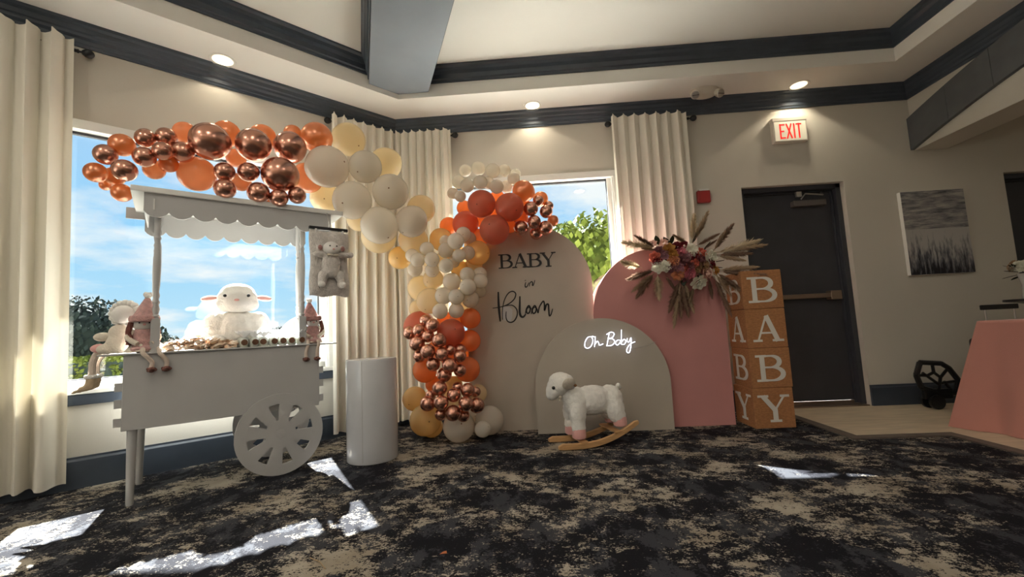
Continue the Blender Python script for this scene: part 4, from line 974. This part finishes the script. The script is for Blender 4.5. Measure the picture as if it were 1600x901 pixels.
def place_balloons():
    rnd = random.Random(21); allb = []
    for si, (phrase, pf, rows) in enumerate(SETS):
        for (u, v, rp, dep, kind) in rows:
            p = pf(dep)(u, v); allb.append([si, u, v, rp, kind, p])
    order = sorted(range(len(allb)), key=lambda i: (allb[i][5]-CAMV).length)
    for i in order:
        si, u, v, rp, kind, p = allb[i]; d = (p-CAMV); base_l = d.length; d.normalize(); cosn = d.dot(_F)
        best = None
        for step in range(0, 36):
            l = base_l+.01*step; q = CAMV+d*l; depth = l*cosn; r = rp/FOC*depth*(.5+.5*(1/ max(cosn, .6))*cosn) 
            r = rp/FOC*depth*(cosn**.25)
            lim = 3.69-r*.97
            if si >= 3 and q.y > lim and q.x > -.60: break
            if q.z-r*1.0 < 0: q.z = r*1.0
            if (q.x-q.y) < XC-D+(r*.9+.02)*2**.5: break
            pen = 0
            for (q2, r2) in placed: pen = max(pen, (r+r2-(q-q2).length)/min(r, r2))
            sc = pen+step*.004
            if best is None or sc < best[0]: best = (sc, q.copy(), r)
            if pen < .16: break
        if best is None: best = (0, p, rp/FOC*(p-CAMV).length*cosn)
        placed.append((best[1], best[2])); allb[i] += [best[1], best[2]]
    # labels: rows of up to four inside each kind of each stretch
    for si, (phrase, pf, rows) in enumerate(SETS):
        for kind in KW:
            idx = [i for i, b in enumerate(allb) if b[0] == si and b[4] == kind]
            if not idx: continue
            idx.sort(key=lambda i: allb[i][2]); n = len(idx); nr = max(1, math.ceil(n/4)); per = math.ceil(n/nr)
            rws = [sorted(idx[k:k+per], key=lambda i: allb[i][1]) for k in range(0, n, per)]
            for ri, rw_ in enumerate(rws):
                for ci, i in enumerate(rw_):
                    if n == 1: pos = 'only'
                    elif nr == 1: pos = ('left' if ci == 0 else 'right') if n == 2 else ('leftmost' if ci == 0 else 'rightmost' if ci == n-1 else ordn[ci]+'-from-left')
                    else: pos = '%s-row %s' % ((['top']+ordn[1:])[ri] if ri < len(rws)-1 else 'bottom', 'leftmost' if ci == 0 and len(rw_) > 1 else 'rightmost' if ci == len(rw_)-1 and len(rw_) > 1 else ordn[ci]+'-from-left')
                    allb[i].append('%s %s balloon of the %s' % (pos, KW[kind], SHORT[si]))
    for b in allb:
        si, u, v, rp, kind, p, q, r, lab = b
        tocam = (CAMV-q).normalized(); side = Vector((rnd.uniform(-1, 1), rnd.uniform(-1, 1), rnd.uniform(-1, .6)))
        ax = (tocam*.9+side*.75).normalized()
        o = place('balloon', BM[kind], None, Matrix.Translation(q) @ rot_to(ax, rnd.uniform(0, 6)) @ Matrix.Diagonal((r, r, r*1.03, 1)))
        tag(o, lab, 'balloon', phrase)
        k = place('knot', KM[kind], o, Matrix.Identity(4))
        if kind in (SA, CR, YE, CM) and rp > 12 or (kind == WH and rnd.random() < .45): place('tip', TIP, o, Matrix.Identity(4))
SHORT = ['garland end left of the cart roof', 'garland on the cart roof', 'garland between cart and column', 'column crown by the lettering', 'middle of the balloon column', 'orange part of the balloon column', 'balloon column foot']
place_balloons()

# ================================================================== ROCKING SHEEP
sheep = thing('rocking_sheep', 'white plush rocking sheep with pink hooves on light wooden rockers', 'rocking toy', (.352, 3.235, 0), math.radians(16))
def rk(x): return .72*(max(x+.10, -.2))**2 if x > -.10 else .30*(x+.10)**2
for yy in (-.115, .115):
    n = 18; xs = [-.285+.61*k/n for k in range(n+1)]; th = .042
    low = [(x, rk(x)+.001) for x in xs]; upp = []
    for x in xs: upp.append((x, rk(x)+th*(1 if -.27 < x < .31 else .6)))
    MB().prism(low+upp[::-1], yy-.013, yy+.013, 'y').build('rocker', 'light_wood', sheep, angle=30).modifiers.new('bevel', 'BEVEL').width = .004
for xx in (-.10, .155):
    zz = rk(xx)+.042; MB().box((xx-.025, -.135, zz), (xx+.025, .135, zz+.012)).build('cross_slat', 'light_wood', sheep, smooth=False)
rot_b = Matrix.Rotation(-.05, 4, 'Y')
blob('body', [((.03, 0, .305), (.17, .105, .108)), ((-.10, 0, .31), (.09, .102, .104)), ((.17, 0, .30), (.095, .102, .108)), ((.03, 0, .335), (.18, .09, .07)), ((-.15, 0, .36), (.06, .068, .075)), ((-.115, -.068, .23), (.062, .052, .10)), ((-.115, .068, .23), (.062, .052, .10)), ((.18, -.066, .235), (.068, .054, .095)), ((.18, .066, .235), (.068, .054, .095)),
   ((-.115, -.072, .145), (.052, .046, .065)), ((-.115, .072, .145), (.052, .046, .065)), ((.195, -.07, .19), (.056, .048, .06)), ((.195, .07, .19), (.056, .048, .06))], 'plush_white', sheep, .008, 3, .010)
for xx, yy, zz in ((-.115, -.075, .062), (-.115, .075, .062), (.205, -.072, .118), (.205, .072, .118)):
    MB().lathe([(.036, 0), (.046, .006), (.049, .02), (.047, .055), (.042, .068)], 18, Matrix.Translation((xx, yy, zz))).build('hoof', 'plush_pink', sheep)
hd = blob('head', [((-.215, 0, .438), (.082, .082, .084)), ((-.205, 0, .463), (.086, .084, .060)), ((-.235, 0, .42), (.055, .058, .055)), ((-.155, 0, .43), (.058, .062, .075))], 'plush_white', sheep, .008, 3, .007)
blob('face', [((-.262, 0, .395), (.056, .060, .060)), ((-.275, 0, .368), (.044, .048, .040)), ((-.262, 0, .43), (.044, .060, .045))], 'plush_face', sheep, .007)
for sy in (-1, 1):
    M = Matrix.Rotation(-sy*.55, 4, 'X') @ Matrix.Rotation(.35, 4, 'Y')
    MB().ball((-.180, sy*.102, .450), (.048, .016, .050), 16, 10, M).build('ear', 'plush_cream', sheep)
    MB().ball((-.278, sy*.0535, .422), .0125, 12, 8).build('eye', 'eye_black', sheep)
MB().tube([(-.135, -.115, .435), (-.135, .115, .435)], .010, 10).build('handle_bar', 'handle_wood', sheep)
mb = MB()
for k, q in enumerate(((.232, 0, .375), (.245, .008, .39), (.24, -.01, .398), (.252, 0, .384))): mb.ball(q, .017, 10, 7)
mb.build('tail', 'plush_white', sheep)
mb = MB(); mb.ball((-.225, -.03, .352), (.012, .016, .012), 10, 7); mb.ball((-.225, .0, .352), (.012, .016, .012), 10, 7); mb.tube([(-.225, -.015, .35), (-.228, -.02, .325)], .004, 6); mb.build('bow', 'plush_cream', sheep)

# ================================================================== FLOWERS
FY = 3.575
fc = bk(1068, 412, FY)
fa = thing('flower_arrangement', 'dried flower arrangement of roses and pampas plumes on the pink arch', 'flowers', (fc.x, PNK_Y, fc.z))
def rose_mesh(col, name, seed):
    rnd = random.Random(seed)
    if 'rose_'+name not in MATS: 
        m = thin_mat('rose_'+name, tuple(min(.92, q*1.25) for q in col), trans=.2, gloss=0)
    mb = MB()
    layers = [(6, 1.0, .26, .34), (6, .84, .50, .48), (5, .64, .68, .55), (4, .44, .80, .55), (3, .24, .84, .5)]
    for li, (n, R, zt, h) in enumerate(layers):
        for k in range(n):
            a0 = 2*PI*k/n+li*.6+rnd.uniform(-.15, .15); w = 2*PI/n*.78; vv = []; nu, nv = 4, 3
            for j in range(nv+1):
                g = j/nv
                for i in range(nu+1):
                    f = i/nu-.5; a = a0+f*w*(1.15-.25*g*g*abs(f)*2)
                    rr = R*(.35+.65*math.sin(g*PI/2*.92)**.8)*(1+.10*g*g*math.cos(f*PI*2)); z = zt-h+h*g*(1-.30*abs(f)*g)+(-.12*g**3 if li < 2 else 0)
                    vv.append((rr*math.cos(a), rr*math.sin(a), z))
            mb.add(vv, [(j*(nu+1)+i, j*(nu+1)+i+1, (j+1)*(nu+1)+i+1, (j+1)*(nu+1)+i) for j in range(nv) for i in range(nu)])
    mb.ball((0, 0, .42), (.22, .22, .32), 10, 6)
    return mb.mesh('rose_'+name, 'rose_'+name, True, 80)
RC = {'white': (.74, .72, .62), 'blush': (.72, .50, .42), 'pink': (.62, .22, .27), 'coral': (.66, .20, .14), 'mauve': (.27, .12, .13), 'wine': (.22, .035, .045), 'mustard': (.48, .25, .07), 'peach': (.60, .28, .15), 'tan': (.40, .25, .14), 'lilac': (.42, .23, .26)}
RM = {k: rose_mesh(c_, k, i) for i, (k, c_) in enumerate(RC.items())}
ROSES = [(595, 310, 50, 'white', .06), (745, 362, 52, 'white', .05), (345, 432, 46, 'white', .05), (402, 428, 40, 'white', .06), (655, 552, 54, 'white', .05), (715, 485, 44, 'blush', .07), (590, 485, 40, 'pink', .09), (520, 320, 38, 'pink', .07), (318, 360, 40, 'coral', .05), (498, 490, 44, 'peach', .07), (625, 410, 34, 'coral', .09), (678, 328, 38, 'coral', .06), (350, 310, 34, 'mauve', .05), (530, 385, 46, 'mauve', .09), (580, 428, 42, 'mauve', .09), (490, 278, 38, 'wine', .05), (542, 262, 30, 'wine', .04), (335, 388, 34, 'wine', .06), (670, 385, 40, 'mauve', .08), (505, 445, 36, 'lilac', .09), (455, 440, 36, 'mauve', .07), (750, 410, 34, 'wine', .06), (425, 300, 44, 'mustard', .06), (455, 338, 36, 'mustard', .08), (460, 388, 42, 'peach', .08), (698, 422, 38, 'tan', .09), (782, 460, 34, 'mustard', .05), (385, 248, 34, 'blush', .03), (300, 258, 32, 'blush', .02), (395, 340, 34, 'lilac', .06), (560, 350, 34, 'lilac', .07), (630, 360, 34, 'wine', .07), (545, 440, 34, 'coral', .08), (640, 450, 34, 'tan', .08), (560, 520, 34, 'mauve', .05)]
rnd = random.Random(4)
for zx, zy, rp, cn, dy in ROSES:
    p = bk(960+zx/5.004, 330+zy/5.004, FY-dy*.7); r_ = rp/5.004/FOC*3.55*1.2
    off = Vector(((zx-550)/260, -1.1, -(zy-390)/220)).normalized()
    place('rose', RM[cn], fa, Matrix.Translation(p) @ rot_to(off+Vector((rnd.uniform(-.2, .2), 0, rnd.uniform(-.2, .2))), rnd.uniform(0, 6)) @ Matrix.Diagonal((r_, r_, r_, 1)), world=True)
def leaf_mesh():
    mb = MB(); n = 6; vv = []
    for i in range(n+1):
        f = i/n; w = .32*math.sin(PI*f)**.8+.004
        vv += [(-w, -.10*f*f, f), (0, .05-.10*f*f, f), (w, -.10*f*f, f)]
    mb.add(vv, [q for i in range(n) for q in ((3*i, 3*i+1, 3*i+4, 3*i+3), (3*i+1, 3*i+2, 3*i+5, 3*i+4))]); return mb.mesh('leaf', 'dark_leaf', True, 80)
thin_mat('dark_leaf', (.035, .04, .02), trans=.2, gloss=.04)
LM = leaf_mesh()
for zx, zy, dx, dz in ((440, 262, .2, 1), (430, 258, -.6, .8), (345, 262, -.3, 1), (755, 435, .9, -.1), (655, 475, .3, -.5), (400, 365, -.8, .2), (610, 250, .4, .9), (700, 305, .5, .8), (540, 510, -.2, -1), (480, 350, 0, 1), (650, 500, .2, -.9), (770, 400, 1, .2)):
    p = bk(960+zx/5.004, 330+zy/5.004, FY-.01); place('leaf', LM, fa, Matrix.Translation(p) @ rot_to((dx, -.35, dz)) @ Matrix.Diagonal((.075, .075, .085, 1)), world=True)
# foam holder block behind the flowers
p = bk(1068, 410, PNK_Y-.03); MB().ball(p, (.20, .03, .09), 16, 10).build('foam_holder', 'dark_leaf', fa, world=True)
def plume_mesh(seed, mat, fl_w=.17, n=420):
    rnd = random.Random(seed); mb = MB()
    mb.tube([(0, 0, -.02), (0, 0, .3), (0, 0, .93)], [.010, .008, .003], 5)
    for k in range(n):
        g = .10+.88*rnd.random(); a = rnd.uniform(0, 2*PI); sp = fl_w*math.sin(PI*min(1, (g*.92+.06)))**.7*rnd.uniform(.45, 1.1); ln = .13+.13*rnd.random()
        d = Vector((math.cos(a), math.sin(a), 0)); s0 = Vector((0, 0, g)); s1 = s0+d*sp*.6+Vector((0, 0, ln*.55)); s2 = s0+d*sp+Vector((0, 0, ln*.95-.05*rnd.random())); w = Vector((-d.y, d.x, 0))*.012
        mb.add([s0-w*.6, s0+w*.6, s1+w, s1-w, s2], [(0, 1, 2, 3), (3, 2, 4)])
    return mb.mesh('plume', mat, True, 80)
thin_mat('pampas_tan', (.52, .39, .26), trans=.35, gloss=0)
thin_mat('pampas_brown', (.33, .215, .15), trans=.35, gloss=0)
thin_mat('pampas_cream', (.78, .67, .49), trans=.4, gloss=0)
PM = {'t': plume_mesh(1, 'pampas_tan'), 'b': plume_mesh(2, 'pampas_brown'), 'c': plume_mesh(3, 'pampas_cream', .22, 480)}
PL = [(330, 290, 80, 245, 'c'), (330, 290, 175, 198, 'b'), (325, 300, 225, 290, 't'), (215, 440, 62, 398, 'c'), (320, 460, 120, 525, 'b'), (312, 480, 160, 612, 't'), (312, 480, 185, 658, 'b'), (335, 480, 350, 672, 'c'), (400, 500, 468, 605, 'b'), (510, 540, 435, 760, 'b'), (515, 540, 470, 865, 't'), (520, 540, 575, 795, 'b'), (540, 540, 612, 765, 't'), (620, 590, 590, 700, 't'), (505, 560, 520, 800, 'b'),
      (740, 520, 762, 665, 'b'), (780, 510, 900, 785, 'b'), (790, 500, 1005, 625, 't'), (800, 480, 960, 590, 'b'), (795, 490, 900, 645, 't'), (810, 460, 1090, 438, 't'), (810, 470, 1150, 492, 'b'), (790, 320, 1142, 268, 't'), (800, 330, 1110, 232, 'c'), (800, 340, 1050, 330, 'b'), (800, 345, 1000, 380, 't'), (770, 310, 915, 118, 'b'), (780, 310, 852, 175, 't'), (640, 270, 802, 185, 'b'), (612, 245, 722, 25, 't'), (605, 245, 622, 38, 'c'), (570, 250, 470, 190, 't'), (690, 300, 790, 230, 'b')]
rnd = random.Random(9)
for a, b, c_, d_, k in PL:
    p = bk(960+a/5.004, 330+b/5.004, FY-.01); q = bk(960+c_/5.004, 330+d_/5.004, FY-.05-.05*rnd.random()); v_ = q-p; L_ = v_.length
    place('pampas_plume', PM[k], fa, Matrix.Translation(p) @ rot_to(v_, rnd.uniform(0, 6)) @ Matrix.Diagonal((min(.24, L_*1.0), min(.24, L_*1.0), L_, 1)), world=True)

# ------------------------------------------------------------------ bits on the carpet
p = fl(693, 865)
mb = MB(); mb.add([(-.014, -.006, .002), (.0, -.010, .006), (.014, -.002, .003), (.010, .010, .007), (-.006, .011, .003), (0, 0, .009)], [(0, 1, 5), (1, 2, 5), (2, 3, 5), (3, 4, 5), (4, 0, 5), (4, 3, 2, 1, 0)])
o = place('balloon_scrap', mb.mesh('balloon_scrap', 'balloon_orange'), None, Matrix.Translation((p.x, p.y, 0))); tag(o, 'tiny orange balloon scrap lying on the carpet in the foreground', 'scrap')
a, b = fl(484, 872), fl(508, 889)
o = MB().tube([(a.x, a.y, .003), ((a.x+b.x)/2+.008, (a.y+b.y)/2+.004, .005), (b.x, b.y, .003)], .0022, 6).build('straw_stem', 'pampas_tan'); tag(o, 'thin pale straw stem lying on the carpet in the foreground', 'stem')
# ================================================================== RIGHT SIDE
# draped table
tx0, tx1, ty0, ty1, tz = 3.07, 3.83, 1.35, 3.17, .752
tb = thing('draped_table', 'long table under a floor-length pink cloth at the right edge', 'table', ((tx0+tx1)/2, (ty0+ty1)/2, 0))
def cloth():
    mb = MB(); prof = []; n = 240; cx, cy = (tx0+tx1)/2, (ty0+ty1)/2; hx, hy = (tx1-tx0)/2, (ty1-ty0)/2
    per = []
    for (ax, ay, bx_, by_) in ((-1, -1, 1, -1), (1, -1, 1, 1), (1, 1, -1, 1), (-1, 1, -1, -1)):
        m = 36 if ax != bx_ else 84
        for k in range(m): f = k/m; per.append((ax+(bx_-ax)*f, ay+(by_-ay)*f))
    N_ = len(per); rings = [(0, 1), (.004, 1.0), (.02, 1), (.2, 1), (.42, 1), (.62, 1), (.745, 1)]
    for dz, _ in rings:
        for k, (px, py) in enumerate(per):
            cor = (abs(px)*abs(py))**14; t = dz/.745
            fold = .010*math.sin(k*.62)*t+.012*math.sin(k*.23+1)*t
            fl_ = (.008 if dz > .003 else 0)+t*(.018+fold*1.5+cor*.14)
            ox = px*hx+(px if abs(px) > .999 else px*.3*cor)*fl_; oy = py*hy+(py if abs(py) > .999 else py*.3*cor)*fl_
            mb.v.append((ox, oy, tz-dz if dz < .74 else .008))
    for j in range(len(rings)-1):
        for k in range(N_): k2 = (k+1) % N_; mb.f.append((j*N_+k, (j+1)*N_+k, (j+1)*N_+k2, j*N_+k2))
    mb.f.append(tuple(range(N_)))
    return mb
cloth().build('tablecloth', 'pink_cloth', tb, angle=70)
bevel(MB().box((-(tx1-tx0)/2+.01, -(ty1-ty0)/2+.01, tz-.03), ((tx1-tx0)/2-.01, (ty1-ty0)/2-.01, tz-.004)).build('tabletop', 'white_trim', tb, smooth=False), .003)
for sx in (-1, 1):
    for sy in (-1, 1): MB().tube([(sx*.33, sy*.78, .008), (sx*.33, sy*.78, tz-.03)], .014).build('leg', 'steel', tb)
# suitcase behind the table with its handle up
hx0, hx1 = bk(1543, 478, 3.55).x, bk(1600, 476, 3.55).x; hzt = bk(1545, 476, 3.55).z
sc = thing('suitcase', 'black trolley suitcase behind the pink table with its handle pulled up', 'suitcase', ((hx0+hx1)/2, 3.55, .006))
wS = (hx1-hx0)/2
bevel(MB().box((-wS-.09, -.11, .04), (wS+.09, .11, .60)).build('shell', 'black_iron', sc, smooth=False), .03, 4)
for sx in (-1, 1):
    MB().tube([(sx*(wS-.025), .05, .55), (sx*(wS-.025), .05, hzt-.03)], .006).build('handle_tube', 'steel', sc)
    MB().lathe([(.02, -.012), (.022, 0), (.02, .012)], 14, Matrix.Translation((sx*wS, 0, .022)) @ Matrix.Rotation(PI/2, 4, 'Y')).build('wheel', 'black_iron', sc)
bevel(MB().box((-wS, .035, hzt-.045), (wS, .065, hzt-.005)).build('grip', 'black_iron', sc, smooth=False), .006)
# black folding trolley leaning by the baseboard
ty = 3.93
def bp(zx, zy): q = bk(1360+zx/3.217, 440+zy/3.217, ty); return Vector((q.x, ty, q.z))
tr = thing('folded_trolley', 'black folded hand trolley with cut-out base plate by the baseboard', 'trolley', (bp(330, 600).x, ty, .006))
outl = [(248, 405), (355, 410), (392, 432), (440, 492), (430, 560), (350, 560), (255, 530), (230, 470)]
fr = MB(); P_ = [bp(*q) for q in outl]; P2 = P_+[P_[0]]
for a, b in zip(P2[:-1], P2[1:]): fr.tube([a, b], .021, 8)
fr.build('rim', 'black_iron', tr, world=True)
inn = [((310, 412), (318, 455)), ((318, 455), (285, 472)), ((318, 455), (352, 480)), ((262, 458), (340, 512)), ((352, 480), (392, 432)), ((352, 480), (345, 540)), ((340, 512), (420, 500)), ((370, 500), (415, 555)), ((285, 472), (250, 470))]
for a, b in inn: MB().tube([bp(*a), bp(*b)], .012, 8).build('rib', 'black_iron', tr, world=True)
bevel(MB().box((bp(262, 520).x, ty-.02, bp(262, 590).z), (bp(400, 520).x, ty+.02, bp(400, 535).z)).build('plate', 'black_iron', tr, smooth=False, world=True), .005)
q0_ = Vector((bp(318, 590).x, ty, .066))
for dy in (-.03, .05): MB().lathe([(.035, -.014), (.06, -.012), (.06, .012), (.035, .014)], 22, Matrix.Translation(q0_+Vector((0, dy, 0))) @ Matrix.Rotation(PI/2, 4, 'X')).build('wheel', 'black_iron', tr, world=True)
# vase of flowers on a stand at the right edge
fz = bk(1592, 432, 3.75)
vs_ = thing('flower_vase', 'glass vase of greenish white flowers, just showing at the right edge', 'vase', (fz.x+.07, 3.75, .006))
MB().lathe([(.17, 0), (.17, .03), (.03, .05), (.03, .85), (.16, .87), (.16, .89), (0, .89)], 24, cap=False).build('stand', 'black_iron', vs_)
MB().lathe([(.045, .89), (.05, .90), (.04, 1.0), (.06, 1.1), (.058, 1.1), (.036, 1.0)], 20, cap=False).build('vase', 'lens_clear', vs_)
rnd = random.Random(2)
for k in range(14):
    a = rnd.uniform(0, 2*PI); d_ = Vector((math.cos(a), math.sin(a), rnd.uniform(.1, 1.2))).normalized()
    place('flower', RM['white' if k % 3 else 'tan'], vs_, Matrix.Translation(Vector((0, 0, 1.12))+d_*.085) @ rot_to(d_) @ Matrix.Diagonal((.04, .04, .04, 1)))
for k in range(12):
    a = rnd.uniform(0, 2*PI); d_ = Vector((math.cos(a), math.sin(a), rnd.uniform(-.3, .7))).normalized()
    place('leaf', LM, vs_, Matrix.Translation(Vector((0, 0, 1.10))+d_*.05) @ rot_to(d_) @ Matrix.Diagonal((.06, .06, .10, 1)))

# ================================================================== OUTSIDE
struct('floor_bounce', MB().box((-14, D+.2, -.34), (9, 9.3, -.30)), 'bounce_paving')  # pale ground added out of sight to bounce sun up to the ceiling
struct('floor_bounce_side', MB().box((-12, -4, -.34), (A_[0]-.25, D+.2, -.30)), 'bounce_paving')
struct('floor_bounce_corner', MB().prism([(A_[0]-.25, A_[1]), (A_[0]-.25, D+.2), (XC-.25, D+.2)], -.34, -.30), 'bounce_paving')
struct('ground', MB().box((-90, -8, -.40), (60, 120, -.35)), 'grass')
def leaf_cloud(ells, n, size, mat, name, parent, seed, fill=.75):
    rnd = random.Random(seed); vv = []; ff = []
    tot = sum(e[1][0]*e[1][2] for e in ells)
    for (c_, r_) in ells:
        m = int(n*r_[0]*r_[2]/tot)
        for _ in range(m):
            d_ = Vector((rnd.gauss(0, 1), rnd.gauss(0, 1), rnd.gauss(0, 1))).normalized(); f = fill+(1.06-fill)*rnd.random()
            p = Vector((c_[0]+d_.x*r_[0]*f, c_[1]+d_.y*r_[1]*f, c_[2]+d_.z*r_[2]*f))
            nn = (d_+Vector((rnd.uniform(-.8, .8), rnd.uniform(-.8, .8), rnd.uniform(-.8, .8)))).normalized()
            a = nn.cross(Vector((.3, .2, 1))).normalized(); b = nn.cross(a); s = size*rnd.uniform(.6, 1.3); o = len(vv)
            vv += [p-a*s*.5, p+b*s*.8-a*s*.1, p+a*s*.55, p-b*s*.8+a*s*.1]; ff.append((o, o+1, o+2, o+3))
    return MB().add(vv, ff).build(name, mat, parent, smooth=False, world=True)
def tree(label, base, ells, n, size, mat, seed, trunk=.12, group=None):
    t = thing('tree', label, 'tree', base, 0, group)
    b = Vector(base); top = Vector(ells[0][0])
    MB().tube([b, b*.5+top*.5+Vector((.1, 0, 0)), top], [trunk, trunk*.8, trunk*.4], 10).build('trunk', 'bark', t, world=True)
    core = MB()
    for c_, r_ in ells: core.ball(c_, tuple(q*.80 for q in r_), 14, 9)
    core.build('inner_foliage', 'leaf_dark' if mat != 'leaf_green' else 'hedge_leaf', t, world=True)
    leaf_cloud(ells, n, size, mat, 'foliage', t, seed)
# leafy tree outside the second window
tree('yellow-green leafy tree outside the window behind the tall beige arch', (2.1, 12, -.35), [((1.9, 12, 2.0), (1.7, 1.3, 2.0)), ((.9, 11.7, 2.6), (1.0, .9, 1.1)), ((2.3, 11.8, 1.2), (1.7, 1.2, 1.6)), ((-.1, 12, .6), (1.4, 1, 1.2)), ((.6, 11.8, 1.4), (1.3, 1.0, 1.3))], 9000, .13, 'leaf_green', 4)
# dark trees and hedge beyond the cart window
def far(u, v, dist): d = ray(u, v); return O_+d*(dist/math.hypot(d.x, d.y))
for i, (u, v, dist, w, h, lab) in enumerate(((140, 520, 26, 2.3, 1.7, 'dark round tree far outside, beyond the hedge at the cart window'), (205, 538, 36, 2.4, 1.4, 'dark tree far outside, seen just behind the cart dolls'), (70, 520, 46, 4.2, 3.4, 'dark tree far outside, mostly hidden by the leftmost curtain'), (440, 522, 60, 2.0, 1.2, 'distant small tree showing low behind the white plush lamb'))):
    p = far(u, v, dist); tree(lab, (p.x, p.y, -.35), [((p.x, p.y, p.z-.3), (w, w*.8, h)), ((p.x-w*.5, p.y, p.z-.6), (w*.7, w*.6, h*.8)), ((p.x+w*.5, p.y+.3, p.z-.5), (w*.7, w*.6, h*.8))], 5000, .16, 'leaf_dark', 10+i, .3, 'dark trees far beyond the hedge')
hp0, hp1 = far(40, 575, 7.5), far(640, 560, 9.5)
hd_ = thing('hedge', 'clipped green hedge with yellow-green top outside the cart window', 'hedge', ((hp0.x+hp1.x)/2, (hp0.y+hp1.y)/2, -.35))
hv = Vector((hp1.x-hp0.x, hp1.y-hp0.y, 0)); hl = hv.length; hv.normalize(); hn = Vector((-hv.y, hv.x, 0)); ht = far(150, 560, 7.9).z
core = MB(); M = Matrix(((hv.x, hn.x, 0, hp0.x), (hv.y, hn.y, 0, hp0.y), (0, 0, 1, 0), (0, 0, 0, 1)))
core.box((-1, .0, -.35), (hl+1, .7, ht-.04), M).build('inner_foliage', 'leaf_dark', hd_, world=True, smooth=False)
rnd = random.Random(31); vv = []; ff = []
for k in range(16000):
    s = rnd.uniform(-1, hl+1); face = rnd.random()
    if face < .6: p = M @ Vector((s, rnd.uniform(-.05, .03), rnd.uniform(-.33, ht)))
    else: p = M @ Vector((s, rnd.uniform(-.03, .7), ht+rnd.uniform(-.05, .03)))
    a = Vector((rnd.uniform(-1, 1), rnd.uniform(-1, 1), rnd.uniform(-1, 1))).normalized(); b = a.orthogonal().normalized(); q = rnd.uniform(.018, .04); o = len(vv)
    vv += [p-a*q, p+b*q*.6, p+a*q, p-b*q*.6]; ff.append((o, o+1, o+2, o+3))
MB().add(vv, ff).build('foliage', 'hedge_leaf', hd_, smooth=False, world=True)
